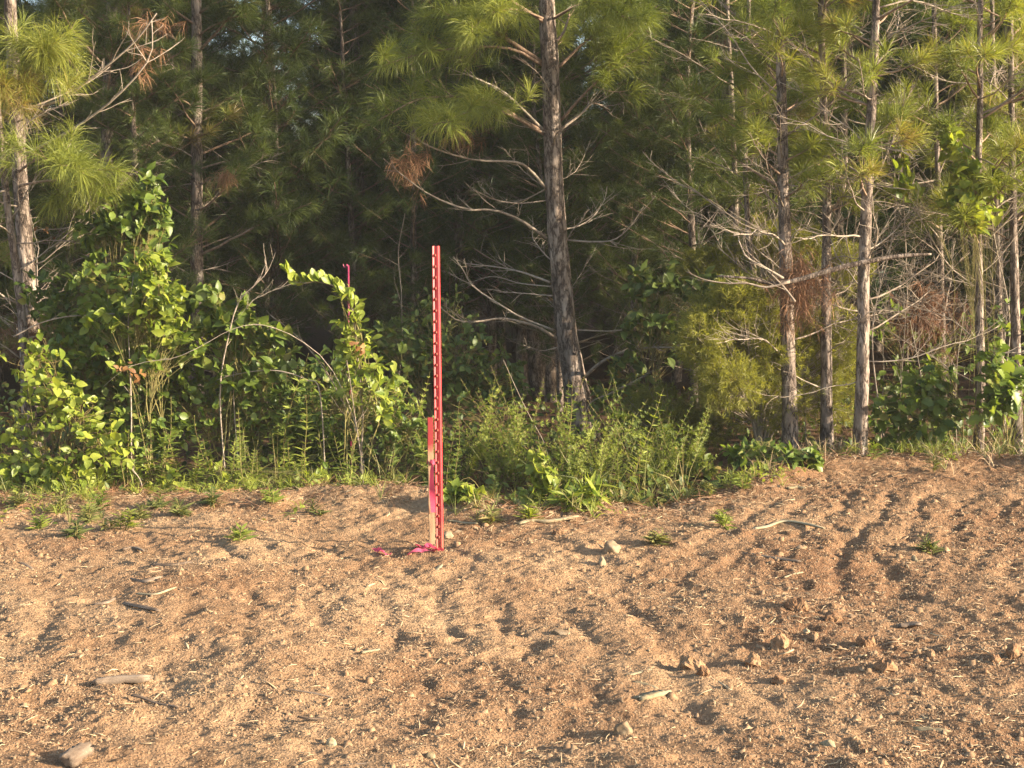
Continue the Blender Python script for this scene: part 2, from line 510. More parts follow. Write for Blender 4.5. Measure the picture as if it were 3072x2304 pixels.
M['leaf_young'] = leaf_mat('young_leaf', (0.120, 0.180, 0.024), (0.31, 0.345, 0.052), trans=0.48, rough=0.42)
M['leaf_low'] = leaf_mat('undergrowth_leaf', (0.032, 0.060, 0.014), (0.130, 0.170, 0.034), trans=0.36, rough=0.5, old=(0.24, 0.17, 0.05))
M['weed'] = leaf_mat('weed_leaf', (0.100, 0.150, 0.026), (0.31, 0.345, 0.060), trans=0.48, rough=0.55)
M['cedar'] = leaf_mat('feathery_olive_foliage', (0.115, 0.130, 0.026), (0.34, 0.325, 0.062), trans=0.50, rough=0.55, old=(0.27, 0.19, 0.05))
M['grass'] = leaf_mat('grass_blade', (0.060, 0.085, 0.022), (0.21, 0.21, 0.060), trans=0.3, rough=0.55, old=(0.36, 0.27, 0.12))
M['leaf_dead'] = leaf_mat('dry_orange_leaf', (0.15, 0.068, 0.022), (0.28, 0.145, 0.050), trans=0.3, rough=0.6, tcol=(1.1, 0.9, 0.5))
M['wood'] = rough_mat('weathered_wood', [(0.3, (0.090, 0.061, 0.042)), (0.5, (0.158, 0.114, 0.079)), (0.7, (0.232, 0.179, 0.132))], 14, bump=0.5, stretch=(0.35, 3, 3), dist=0.004)
M['wood_pale'] = rough_mat('pale_broken_wood', [(0.3, (0.178, 0.132, 0.068)), (0.5, (0.246, 0.195, 0.115)), (0.7, (0.289, 0.246, 0.161))], 16, bump=0.4, stretch=(0.4, 3, 3), dist=0.003)
M['clod'] = rough_mat('red_earth_clod', [(0.3, (0.150, 0.080, 0.042)), (0.5, (0.235, 0.135, 0.070)), (0.7, (0.310, 0.195, 0.105))], 28, bump=0.9, dist=0.008)
M['crumb'] = rough_mat('soil_crumb', [(0.25, (0.14, 0.078, 0.041)), (0.5, (0.252, 0.154, 0.083)), (0.75, (0.36, 0.245, 0.140))], 60, bump=0.2)
M['stone'] = rough_mat('tan_stone', [(0.3, (0.141, 0.092, 0.052)), (0.5, (0.227, 0.162, 0.098)), (0.7, (0.303, 0.244, 0.162))], 20, bump=0.5, dist=0.005)
M['litter'] = leaf_mat('straw_litter', (0.13, 0.075, 0.042), (0.42, 0.31, 0.18), trans=0.0, rough=0.8)


def paint_mat(name, col, rough=0.35, dirt=0.35):
    m, nt, ns, lk, p = mat(name)
    tc = ns.new('ShaderNodeTexCoord')
    n = noise(ns, lk, tc.outputs['Object'], 22, 6, 0.7)
    r = ramp(ns, [(0.3, tuple(c * (1 - dirt) for c in col)), (0.55, col), (0.8, tuple(min(1, c * 1.15 + 0.02) for c in col))])
    lk.new(n.outputs[0], r.inputs[0])
    nd = noise(ns, lk, tc.outputs['Object'], 9, 8, 0.8)
    sp = ns.new('ShaderNodeSeparateXYZ'); lk.new(tc.outputs['Object'], sp.inputs[0])
    f1 = ns.new('ShaderNodeMapRange'); lk.new(sp.outputs[2], f1.inputs[0]); f1.inputs[1].default_value = 0.0; f1.inputs[2].default_value = 0.35; f1.inputs[3].default_value = 0.30; f1.inputs[4].default_value = 0.0
    f2 = ns.new('ShaderNodeMath'); lk.new(nd.outputs[0], f2.inputs[0]); lk.new(f1.outputs[0], f2.inputs[1])
    f3 = ns.new('ShaderNodeMapRange'); lk.new(f2.outputs[0], f3.inputs[0]); f3.inputs[1].default_value = 0.62; f3.inputs[2].default_value = 0.80; f3.inputs[4].default_value = 0.7
    md = ns.new('ShaderNodeMix'); md.data_type = 'RGBA'; lk.new(f3.outputs[0], md.inputs[0]); lk.new(r.outputs[0], md.inputs[6]); md.inputs[7].default_value = (0.24, 0.10, 0.055, 1)
    lk.new(md.outputs[2], p.inputs['Base Color'])
    p.inputs['Roughness'].default_value = rough
    b = ns.new('ShaderNodeBump'); b.inputs['Strength'].default_value = 0.15; b.inputs['Distance'].default_value = 0.002
    lk.new(n.outputs[0], b.inputs['Height']); lk.new(b.outputs[0], p.inputs['Normal'])
    return m


M['red'] = paint_mat('red_enamel', (0.50, 0.020, 0.024), 0.42)
M['red'].node_tree.nodes['Principled BSDF'].inputs['Specular IOR Level'].default_value = 0.8
M['red_dark'] = paint_mat('dark_red_stud', (0.22, 0.009, 0.012), 0.5)  # studs are a darker red than the shaft
M['pink'] = leaf_mat('pink_ribbon', (0.52, 0.055, 0.110), (0.60, 0.10, 0.17), trans=0.3, rough=0.4, tcol=(1.0, 0.8, 0.8))
M['pinkpaint'] = paint_mat('dark_pink_paint', (0.22, 0.012, 0.050), 0.6)


def stake_mat():
    """bare lath with sprayed red paint that fades out below the top"""
    m, nt, ns, lk, p = mat('stake_wood')
    tc = ns.new('ShaderNodeTexCoord'); mp = ns.new('ShaderNodeMapping'); mp.inputs['Scale'].default_value = (6, 6, 0.5)
    lk.new(tc.outputs['Object'], mp.inputs[0])
    n = noise(ns, lk, mp.outputs[0], 14, 5, 0.6)
    r = ramp(ns, [(0.3, (0.16, 0.095, 0.050)), (0.6, (0.31, 0.20, 0.11))]); lk.new(n.outputs[0], r.inputs[0])
    sp = ns.new('ShaderNodeSeparateXYZ'); lk.new(tc.outputs['Object'], sp.inputs[0])
    n2 = noise(ns, lk, tc.outputs['Object'], 30, 4, 0.7)
    a = ns.new('ShaderNodeMath'); a.operation = 'MULTIPLY_ADD'; lk.new(n2.outputs[0], a.inputs[0]); a.inputs[1].default_value = 0.10; lk.new(sp.outputs[2], a.inputs[2])
    f = ns.new('ShaderNodeMapRange'); lk.new(a.outputs[0], f.inputs[0]); f.inputs[1].default_value = 0.505; f.inputs[2].default_value = 0.575
    mx = ns.new('ShaderNodeMix'); mx.data_type = 'RGBA'; lk.new(f.outputs[0], mx.inputs[0]); lk.new(r.outputs[0], mx.inputs[6]); mx.inputs[7].default_value = (0.20, 0.007, 0.010, 1)
    lk.new(mx.outputs[2], p.inputs['Base Color']); p.inputs['Roughness'].default_value = 0.75
    return m


M['stake'] = stake_mat()

# ------------------------------------------------------------------ the ground
def spaced(lo, hi, step, far_lo, far_hi):
    mid = np.arange(lo, hi + step / 2, step)
    def out(edge, far, sgn):
        v, s, r = edge, step, []
        while abs(v) < abs(far) or (v - far) * sgn < 0:
            s *= 1.28; v = v + sgn * s; r.append(v)
        return r
    return np.array(out(mid[0], far_lo, -1)[::-1] + list(mid) + out(mid[-1], far_hi, 1))


gx = spaced(-3.3, 3.3, 0.0105, -500, 500)
gy = spaced(3.9, 9.6, 0.0105, -60, 1200)
X, Y = np.meshgrid(gx, gy)
Z = h_all(X, Y)
nx, ny = len(gx), len(gy)
i = np.arange(ny - 1)[:, None] * nx; j = np.arange(nx - 1)[None, :]
a, b, c, d = i + j, i + j + 1, i + nx + j + 1, i + nx + j
g = MB()
lit_mask = sstep(-0.05, 0.30, Y - edge_y(X) + 0.18 * vnoise(X * 5, Y * 5, seed=51) + 0.10 * vnoise(X * 17, Y * 17, seed=52))
g.add(np.stack([X, Y, Z], -1).reshape(-1, 3), np.concatenate([np.stack([a, b, c], -1).reshape(-1, 3), np.stack([a, c, d], -1).reshape(-1, 3)]), lit_mask.ravel())
g.build('ground', M['soil'], smooth=True, kind='structure')


def gz(x, y):
    return float(h_all(np.array([x]), np.array([y]))[0])


# crumbs of soil lying loose on the dirt
def scatter_dirt(n, rs, bias=0.0):
    y = 3.95 + (9.0 - 3.95) * rs.random(n) ** 1.15
    x = (rs.random(n) * 2 - 1) * (0.37 * y + 0.25)
    k = y < edge_y(x) - 0.02
    dens = 0.5 + 0.5 * vnoise(x * 1.6, y * 1.6, seed=61) + 0.35 * sstep(0, 1.5, x)
    k &= rs.random(n) < np.clip(dens + bias, 0.1, 1)
    return x[k], y[k]


rs = np.random.default_rng(11)
x, y = scatter_dirt(120000, rs, 0.2)
n = len(x)
OV = np.array([(1, 0, -.6), (0, 1, -.6), (-1, 0, -.6), (0, -1, -.6), (0, 0, 1)], float)
OF = np.array([(0, 1, 4), (1, 2, 4), (2, 3, 4), (3, 0, 4)])
size = 0.0018 + 0.0022 * rs.random(n) + 0.008 * rs.random(n) ** 26
V = OV[None] * (0.6 + 0.7 * rs.random((n, 5, 1)))
V = V + rs.normal(0, 0.22, V.shape)
rot = rs.random(n) * 6.283
cs, sn = np.cos(rot)[:, None], np.sin(rot)[:, None]
el = 1 + rs.random(n)[:, None] ** 2
V = np.stack([(V[..., 0] * el) * cs - V[..., 1] * sn, (V[..., 0] * el) * sn + V[..., 1] * cs, V[..., 2] * 0.9], -1) * size[:, None, None]
V = V + np.stack([x, y, h_all(x, y) + size * 0.35], -1)[:, None, :]
mb = MB(); mb.add(V.reshape(-1, 3), (np.arange(n) * 5)[:, None, None] + OF[None])
tag(mb.build('soil_crumbs', M['crumb'], kind='stuff'), 'loose crumbs of orange soil all over the bare dirt', 'soil')


def bits(mb, x, y, L, wd, rs, tint, lift=0.004, steep=0.15):
    """flat slivers lying about"""
    n = len(x)
    az = rs.random(n) * 6.283; el = rs.normal(0, steep, n)
    D = np.stack([np.cos(az) * np.cos(el), np.sin(az) * np.cos(el), np.sin(el)], -1)
    S = nrm(np.cross(D, np.array([0, 0, 1.0]) + rs.normal(0, 0.5, (n, 3))))
    U = np.cross(S, D)
    C = np.stack([x, y, h_all(x, y) + lift], -1)
    bend = rs.normal(0, 0.12, n)[:, None] * S
    p0 = C - D * (L / 2)[:, None]; p2 = C + D * (L / 2)[:, None]; p1 = C + bend * L[:, None] + U * (L * 0.05)[:, None]
    w = S * (wd / 2)[:, None]; u = U * (wd * 0.45)[:, None]
    V = np.stack([p0 - w, p0 + w, p0 + u, p1 - w, p1 + w, p1 + u, p2 - w * .5, p2 + w * .5, p2 + u * .5], 1)
    F = []
    for q in (0, 3):
        for (e, f) in ((0, 1), (1, 2), (2, 0)):
            F += [(q + e, q + f, q + 3 + f), (q + e, q + 3 + f, q + 3 + e)]
    F += [(0, 2, 1), (6, 7, 8)]
    mb.add(V.reshape(-1, 3), ((np.arange(n) * 9)[:, None, None] + np.array(F)[None]).reshape(-1, 3), np.repeat(tint, 9))


mb = MB()
x, y = scatter_dirt(9000, rs, 0.0)
bits(mb, x, y, 0.012 + 0.05 * rs.random(len(x)) ** 2.5, 0.0015 + 0.003 * rs.random(len(x)), rs, rs.random(len(x)) * 1.6 - 0.5)
x = rs.random(2600) * 7.2 - 3.6; y = edge_y(x) + rs.normal(-0.1, 0.30, 2600)
bits(mb, x, y, 0.02 + 0.09 * rs.random(len(x)) ** 2, 0.0015 + 0.003 * rs.random(len(x)), rs, rs.random(len(x)) * 1.4 - 0.4, 0.01, 0.35)
tag(mb.build('straw_litter', M['litter'], kind='stuff'), 'thin bits of straw and bark strewn over the bare dirt', 'litter')

# knobbly lumps half buried in the dirt, and chips of bark and wood
x, y = scatter_dirt(1500, rs, -0.3); n = len(x)
LV = np.array([(1, 0, 0), (.3, .95, 0), (-.8, .6, 0), (-.8, -.6, 0), (.3, -.95, 0), (.55, .4, .75), (-.25, .6, .8), (-.5, -.3, .85), (.35, -.5, .8)], float)
LF = np.array([(0, 1, 5), (1, 6, 5), (1, 2, 6), (2, 7, 6), (2, 3, 7), (3, 4, 8), (3, 8, 7), (4, 0, 5), (4, 5, 8), (5, 6, 7), (5, 7, 8)])
size = 0.006 + 0.017 * rs.random(n) ** 3
V = LV[None] * (0.7 + 0.6 * rs.random((n, 9, 1))) + rs.normal(0, 0.10, (n, 9, 3))
rot = rs.random(n) * 6.283; cs, sn = np.cos(rot)[:, None], np.sin(rot)[:, None]
V = np.stack([V[..., 0] * cs - V[..., 1] * sn, V[..., 0] * sn + V[..., 1] * cs, V[..., 2]], -1) * size[:, None, None]
V = V + np.stack([x, y, h_all(x, y) - size * 0.12], -1)[:, None, :]
mb = MB(); mb.add(V.reshape(-1, 3), (np.arange(n) * 9)[:, None, None] + LF[None])
tag(mb.build('dirt_lumps', M['crumb'], kind='stuff'), 'small knobbly lumps half buried all over the dirt', 'soil')
mb = MB()
x, y = scatter_dirt(650, rs, -0.1)
bits(mb, x, y, 0.03 + 0.07 * rs.random(len(x)) ** 2, 0.004 + 0.007 * rs.random(len(x)), rs, rs.random(len(x)) * 1.5 - 1.0, 0.004, 0.2)
tag(mb.build('bark_chips', M['litter'], kind='stuff'), 'dark and pale chips of bark and wood strewn over the dirt', 'litter')

# ------------------------------------------------------------------ pines
def curve_dir(start, d, length, n, up, jit, rs):
    P = [np.asarray(start, float)]; d = nrm(d); st = length / (n - 1)
    for k in range(n - 1):
        d = nrm(d + np.array([0, 0, up]) / n + rs.normal(0, jit, 3))
        P.append(P[-1] + d * st)
    return np.array(P)


def twigs(mb, P, r0, rs, ntw, tlen, live=False, C=None, D=None, sides=4, up=0.3, t0=0.25, sub=True):
    """side twigs along a branch; tips are collected for needles"""
    n = len(P); T = nrm(np.gradient(P, axis=0))
    L = np.linalg.norm(np.diff(P, axis=0), axis=1).sum()
    for k in range(ntw):
        t = t0 + (0.97 - t0) * (k + rs.random()) / ntw
        i = min(int(t * (n - 1)), n - 1)
        sidev = nrm(np.cross(T[i], np.array([0, 0, 1.0])) * (1 if (k % 2) else -1) + rs.normal(0, 0.35, 3))
        d = nrm(T[i] * (0.75 + 0.4 * rs.random()) + sidev * 0.75)
        ln = tlen * (0.45 + 0.75 * rs.random()) * (1.1 - 0.55 * t)
        Q = curve_dir(P[i], d, ln, 6, up, 0.09, rs)
        tube(mb, Q, np.linspace(r0 * 0.42, r0 * 0.16, 6), sides, cap=False)
        if C is not None:
            C.append(Q[-1]); D.append(Q[-1] - Q[-2])
        if sub and ln > 0.16:
            for q in range(rs.integers(1, 4)):
                m = rs.integers(1, 5)
                d2 = nrm(nrm(Q[m + 1] - Q[m]) + rs.normal(0, 0.55, 3))
                S = curve_dir(Q[m], d2, ln * (0.25 + 0.4 * rs.random()), 5, up, 0.10, rs)
                tube(mb, S, np.linspace(r0 * 0.26, r0 * 0.11, 5), sides, cap=False)
                if C is not None and rs.random() < 0.8:
                    C.append(S[-1]); D.append(S[-1] - S[-2])


def trunk_of(path, radii, sides=22, step=0.035, rough=0.075, seed=0):
    P = np.asarray(path, float)
    L = np.linalg.norm(np.diff(P, axis=0), axis=1).sum()
    n = max(12, int(L / step))
    Q = resample(P, n)
    s = np.concatenate([[0], np.cumsum(np.linalg.norm(np.diff(P, axis=0), axis=1))])
    u = np.concatenate([[0], np.cumsum(np.linalg.norm(np.diff(Q, axis=0), axis=1))])
    rad = np.interp(u / u[-1], s / s[-1], radii)
    rad = rad * (1 + 0.35 * np.exp(-u / 0.10))
    mb = MB(); tube(mb, Q, rad, sides, rough=rough, seed=seed)
    return mb, Q, rad, u


def hero_pine(label, pxs, Y, height, dead=14, dead_z=(0.4, 2.6), dead_len=(0.4, 1.1), live_z=(2.4, 3.6), live=6, traced=(), needle='needle_sun',
              seed=0, tufts=1.0, name='pine_tree', group='pines along the edge of the wood', crown=True, az_bias=None, ndl=0.15, tint=0.0, trunk_rough=0.10, live_len=(0.2, 0.55), ltw=2, crown_z=4.6, crown_r=0.75):
    """a pine whose visible trunk follows the photograph; the crown goes on above the frame"""
    rs = np.random.default_rng(1000 + seed)
    pts, rad = [], []
    for (px, py, w) in pxs[::-1]:
        p = at(px, py, Y); pts.append(p); rad.append(w / 2 * Y / FPX)
    p = pts[0].copy(); zg = float(h_base(np.array([p[0]]), np.array([Y]))[0]) - 0.12
    dirb = nrm(pts[1] - pts[0])
    if p[2] > zg + 0.02:
        q = p - dirb * ((p[2] - zg) / max(dirb[2], 0.5)); pts.insert(0, q); rad.insert(0, rad[0] * 1.06)
    top = pts[-1]
    if height > top[2] + 0.5:
        lean = nrm(pts[-1] - pts[-3] if len(pts) > 2 else pts[-1] - pts[0])
        for f in (0.35, 0.7, 1.0):
            pts.append(top + np.array([lean[0] * 0.6, lean[1] * 0.6, 1.0]) * (height - top[2]) * f + np.array([0.05 * rs.normal(), 0.05 * rs.normal(), 0]))
            rad.append(rad[len(rad) - 1] * 0.62)
    base = pts[0].copy(); base[2] += 0.12
    root = empty(name, base, label, 'tree', group)
    mb, Q, rr, u = trunk_of(pts, rad, seed=seed * 3.7, rough=trunk_rough)
    mb.build('trunk', M['bark'], root, base, smooth=True)

    def on_trunk(z):
        k = int(np.argmin(np.abs(Q[:, 2] - z)))
        return Q[k], rr[k]

    def put_needles(C, D, parent, n=74, L=ndl, w=0.0034, droop=0.35, tn=tint + 0.15):
        if not len(C):
            return
        m2 = MB(); needles(m2, np.array(C), np.array(D), n, L, w, droop=droop, tint=tn, rs=rs)
        m2.build('needles', M[needle], parent, base, kind='stuff')

    for (kind, poly, r0, dY) in traced:
        P = np.array([at(px, py, Y + dY * k / (len(poly) - 1)) for k, (px, py) in enumerate(poly)])
        _, tr = on_trunk(P[0, 2])
        P = resample(P, 14)
        mb = MB(); tube(mb, P, np.linspace(r0, r0 * 0.3, 14), 7)
        C, D = [], []
        twigs(mb, P, r0 * 0.75, rs, 7, 0.36, C=C, D=D, up=0.25, t0=0.3)
        o = mb.build('branch', M['branch'] if kind == 'live' else M['twig'], root, base, smooth=True)
        if kind == 'live':
            T = nrm(np.gradient(P, axis=0))
            for k in range(6, 14):
                C.append(P[k]); D.append(T[k] + rs.normal(0, 0.35, 3))
            C2, D2 = [], []
            for c_, d_ in zip(C, D):
                C2.append(c_); D2.append(d_)
                if rs.random() < 0.3:
                    C2.append(np.asarray(c_) + rs.normal(0, 0.08, 3)); D2.append(np.asarray(d_) / max(np.linalg.norm(d_), 1e-6) + rs.normal(0, 0.5, 3))
            put_needles(C2, D2, o, n=64, L=0.20, droop=0.7, w=0.0030)
    for k in range(dead):
        z = dead_z[0] + (dead_z[1] - dead_z[0]) * (k + rs.random()) / dead
        c0, tr = on_trunk(z)
        az = rs.random() * 6.283 if az_bias is None else az_bias + rs.normal(0, 0.9)
        el = rs.normal(0.30, 0.25)
        d0 = np.array([math.cos(az) * math.cos(el), math.sin(az) * math.cos(el), math.sin(el)])
        ln = dead_len[0] + (dead_len[1] - dead_len[0]) * rs.random()
        P = curve_dir(c0 + d0 * tr * 0.5, d0, ln, 11, rs.normal(0.25, 0.3), 0.12, rs)
        r0 = 0.0034 + 0.0036 * ln * rs.random() + 0.0006
        mb = MB(); tube(mb, P, np.linspace(r0, r0 * 0.3, 11), 6)
        twigs(mb, P, r0 * 0.9, rs, int(6 + 9 * ln), 0.34 * ln, up=rs.normal(0.15, 0.25), t0=0.2)
        mb.build('dead_branch', M['twig'], root, base, smooth=True)
    for k in range(live):
        z = live_z[0] + (live_z[1] - live_z[0]) * (k + rs.random()) / live
        c0, tr = on_trunk(z)
        az = rs.random() * 6.283
        d0 = np.array([math.cos(az), math.sin(az), 0.45])
        ln = live_len[0] + (live_len[1] - live_len[0]) * rs.random()
        P = curve_dir(c0, d0, ln, 11, 0.15, 0.07, rs)
        r0 = 0.006 + 0.006 * ln
        mb = MB(); tube(mb, P, np.linspace(r0, r0 * 0.35, 11), 6)
        C, D = [], []
        twigs(mb, P, r0 * 0.8, rs, ltw, 0.24, C=C, D=D, up=0.5, t0=0.45, sub=ltw > 4)
        C.append(P[-1]); D.append(P[-1] - P[-2])
        o = mb.build('branch', M['branch'], root, base, smooth=True)
        put_needles(C, D, o)
    if crown and height > 4.5:
        mb = MB(); C, D = [], []
        for z in np.arange(crown_z, height - 0.15, 0.36):
            for q in range(2):
                c0, tr = on_trunk(z)
                az = rs.random() * 6.283; ln = 0.35 + 0.19 * (height - z) * (0.6 + 0.6 * rs.random())
                P = curve_dir(c0, np.array([math.cos(az), math.sin(az), 0.55]), min(ln, crown_r), 8, 0.3, 0.06, rs)
                tube(mb, P, np.linspace(0.012, 0.004, 8), 4, cap=False)
                twigs(mb, P, 0.008, rs, 6, 0.32, C=C, D=D, up=0.4, t0=0.3, sub=False)
                C.append(P[-1]); D.append(P[-1] - P[-2])
        o = mb.build('crown', M['branch'], root, base, kind='stuff')
        m2 = MB(); needles(m2, np.array(C), np.array(D), 34, 0.17, 0.0062, droop=0.35, tint=tint, rs=rs)
        m2.build('needles', M[needle], o, base, kind='stuff')
    return root


# the tall pine behind the post
centre_branches = [
    ('live', [(1632, 192), (1540, 130), (1480, 95), (1400, 70), (1330, 40)], 0.019, -0.5),
    ('live', [(1632, 200), (1545, 150), (1440, 140), (1330, 150), (1230, 170), (1140, 200)], 0.013, -0.7),
    ('dead', [(1635, 395), (1580, 340), (1510, 275), (1420, 232), (1355, 208)], 0.012, -0.4),
    ('live', [(1635, 400), (1540, 345), (1470, 305), (1370, 290), (1250, 300), (1130, 365)], 0.017, -0.9),
    ('live', [(1635, 405), (1540, 350), (1460, 320), (1380, 345), (1300, 375)], 0.013, -1.2),
    ('live', [(1640, 60), (1560, 30), (1470, 40), (1400, 110)], 0.010, -0.9),
    ('live', [(1655, 60), (1730, 20), (1810, 10), (1880, 60)], 0.010, -0.8),
    ('dead', [(1650, 580), (1590, 510), (1540, 485), (1420, 480), (1290, 440), (1230, 400)], 0.013, -0.7),
    ('dead', [(1640, 715), (1560, 660), (1480, 630), (1400, 628), (1290, 585), (1200, 520), (1150, 475)], 0.012, -0.6),
    ('live', [(1680, 365), (1740, 295), (1810, 225), (1850, 170), (1870, 110)], 0.012, -0.3),
    ('dead', [(1680, 390), (1740, 345), (1780, 310), (1830, 330)], 0.012, 0.3),
    ('live', [(1678, 200), (1750, 130), (1820, 80), (1890, 30)], 0.013, 0.2),
    ('dead', [(1650, 847), (1560, 815), (1480, 800), (1390, 790)], 0.010, 0.4),
    ('dead', [(1680, 1022), (1620, 985), (1560, 965), (1500, 955), (1430, 965), (1370, 960), (1320, 920)], 0.013, -0.8),
    ('dead', [(1660, 990), (1570, 955), (1510, 920), (1420, 860), (1390, 810), (1360, 770)], 0.009, -0.3),
    ('dead', [(1700, 720), (1770, 725), (1840, 720), (1890, 680), (1930, 620)], 0.009, -0.4),
    ('dead', [(1730, 990), (1850, 992), (1920, 965), (1965, 920)], 0.006, -0.3),
    ('dead', [(1680, 1040), (1630, 1052), (1600, 1045), (1570, 1035)], 0.006, -0.5),
    ('dead', [(1650, 600), (1560, 610), (1490, 600), (1420, 570)], 0.006, -0.6),
    ('dead', [(1745, 1140), (1800, 1090), (1870, 1055), (1960, 1042), (2060, 1045)], 0.015, -0.7),
    ('dead', [(1650, 560), (1570, 600), (1500, 605), (1440, 560)], 0.006, 0.3),
    ('dead', [(1655, 860), (1560, 850), (1480, 830), (1400, 850)], 0.006, 0.3),
]
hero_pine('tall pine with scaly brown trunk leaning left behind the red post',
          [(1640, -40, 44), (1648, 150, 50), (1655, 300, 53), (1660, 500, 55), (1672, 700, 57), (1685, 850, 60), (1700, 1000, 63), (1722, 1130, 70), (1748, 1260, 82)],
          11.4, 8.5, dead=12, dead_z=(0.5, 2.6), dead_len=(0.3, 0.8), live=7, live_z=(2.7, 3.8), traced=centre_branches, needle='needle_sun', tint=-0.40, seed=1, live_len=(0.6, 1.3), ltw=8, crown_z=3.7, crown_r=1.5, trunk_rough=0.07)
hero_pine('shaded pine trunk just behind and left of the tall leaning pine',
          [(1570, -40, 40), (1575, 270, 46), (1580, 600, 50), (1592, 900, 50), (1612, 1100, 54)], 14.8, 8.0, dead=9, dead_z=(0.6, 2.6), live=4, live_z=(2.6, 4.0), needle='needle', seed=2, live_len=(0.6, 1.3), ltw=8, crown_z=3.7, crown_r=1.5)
# the stand on the right
hero_pine('sunlit pine on the right with brown pine straw caught on it',
          [(2335, -40, 22), (2345, 300, 29), (2350, 560, 33), (2358, 800, 38), (2362, 1000, 41), (2368, 1200, 45), (2370, 1350, 52)], 9.9, 7.5, dead=17, dead_z=(0.7, 3.0), live=24, live_z=(1.7, 3.4), ltw=3, seed=3, dead_len=(0.5, 1.3))
hero_pine('slim sunlit pine standing between the two thicker right-hand pines',
          [(2462, -40, 16), (2470, 300, 22), (2480, 600, 26), (2478, 900, 30), (2480, 1200, 36), (2481, 1385, 44)], 10.1, 7.0, dead=16, dead_z=(0.5, 3.0), live=24, live_z=(1.7, 3.4), ltw=3, seed=4)
hero_pine('pale lit pine trunk curving left at its foot, right of the slim one',
          [(2630, -40, 20), (2618, 250, 27), (2605, 500, 31), (2592, 800, 35), (2590, 1000, 37), (2585, 1200, 40), (2578, 1390, 46)], 9.6, 7.5, dead=18, dead_z=(0.6, 3.1), live=24, live_z=(1.7, 3.4), ltw=3, seed=5, dead_len=(0.5, 1.3))
hero_pine('thin pine with leafy vine climbing it near the right edge',
          [(2945, -40, 14), (2940, 300, 18), (2934, 600, 20), (2938, 900, 24), (2941, 1150, 28), (2935, 1350, 34)], 9.9, 6.5, dead=17, dead_z=(0.5, 3.0), live=24, live_z=(1.5, 3.5), ltw=3, seed=6)
hero_pine('thin pine at the far right edge of the picture',
          [(3030, -40, 14), (3038, 560, 20), (3045, 900, 26), (3052, 1330, 34)], 10.3, 6.5, dead=14, dead_z=(0.5, 3.0), live=24, live_z=(1.5, 3.5), ltw=3, seed=7)
hero_pine('very thin pine left of the straw-hung pine',
          [(2248, -40, 11), (2238, 200, 13), (2235, 450, 15), (2245, 700, 17), (2265, 850, 18), (2278, 1050, 20)], 11.0, 6.0, dead=15, dead_z=(0.8, 3.0), live=11, live_z=(1.5, 3.5), ltw=3, seed=8)
hero_pine('faint thin pine at the left of the right-hand stand',
          [(2180, -40, 13), (2200, 400, 15), (2210, 760, 17), (2215, 1000, 20)], 11.8, 6.0, dead=12, dead_z=(0.8, 3.0), live=11, live_z=(1.5, 3.5), ltw=3, seed=9)
hero_pine('thin pine showing between the slim pine and the pale lit trunk',
          [(2540, -40, 12), (2532, 160, 13), (2535, 500, 15), (2512, 660, 16), (2505, 1000, 20)], 11.3, 6.0, dead=12, dead_z=(0.7, 3.0), live=11, live_z=(1.5, 3.5), ltw=3, seed=10)
hero_pine('thin pine half hidden behind the leafy vine on the right',
          [(2800, -40, 12), (2810, 400, 15), (2822, 800, 18), (2830, 1200, 22)], 11.6, 6.0, dead=15, dead_z=(0.5, 3.0), live=11, live_z=(1.5, 3.5), ltw=3, seed=11)
hero_pine('thin pine between the vine-clad pine and the right edge',
          [(2975, -40, 12), (2985, 500, 15), (2995, 850, 17), (3008, 1300, 22)], 11.2, 6.0, dead=12, dead_z=(0.5, 2.8), live=11, live_z=(1.5, 3.5), ltw=3, seed=12)
# left edge
left_tr = [('dead', [(60, 470), (160, 420), (260, 360), (360, 280), (450, 170), (455, 60)], 0.011, -0.5),
           ('dead', [(70, 330), (180, 300), (280, 230), (400, 130), (470, 40)], 0.012, -0.3),
           ('dead', [(45, 340), (150, 300), (260, 250), (330, 200)], 0.008, 0.3),
           ('live', [(45, 560), (120, 545), (190, 540), (260, 545), (320, 560)], 0.010, -0.7),
           ('live', [(50, 520), (110, 480), (180, 480), (250, 520)], 0.010, -0.9),
           ('live', [(50, 250), (100, 190), (150, 150)], 0.009, -0.4), ('live', [(40, 330), (20, 280), (0, 250)], 0.009, -0.5)]
hero_pine('rough-barked pine at the left edge, thicker of the pair',
          [(28, -40, 32), (50, 340, 40), (62, 560, 42), (78, 770, 46), (92, 1000, 52), (102, 1300, 62)], 10.3, 7.5, dead=10, dead_z=(0.6, 2.5), live=3, live_z=(2.6, 3.5), traced=left_tr, needle='needle_sun', seed=13, crown=True)
hero_pine('slender leaning pine at the left edge, in front of the thicker one',
          [(-30, 100, 14), (-2, 370, 17), (20, 600, 20), (48, 800, 23), (70, 1000, 26), (80, 1250, 30)], 9.9, 5.2, dead=12, dead_z=(0.6, 2.2), live=2, live_z=(2.6, 3.2), needle='needle_sun', seed=14, crown=False)
# dark trunks further in
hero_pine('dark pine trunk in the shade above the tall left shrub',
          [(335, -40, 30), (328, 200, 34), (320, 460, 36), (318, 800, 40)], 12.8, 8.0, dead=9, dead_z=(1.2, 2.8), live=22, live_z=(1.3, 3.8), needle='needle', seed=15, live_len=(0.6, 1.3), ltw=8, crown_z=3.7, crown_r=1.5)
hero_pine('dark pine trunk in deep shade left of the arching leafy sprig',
          [(588, -40, 28), (590, 480, 34), (590, 740, 36), (592, 950, 38)], 13.0, 8.0, dead=9, dead_z=(1.0, 2.8), live=22, live_z=(1.3, 3.8), needle='needle', seed=16, live_len=(0.6, 1.3), ltw=8, crown_z=3.7, crown_r=1.5)


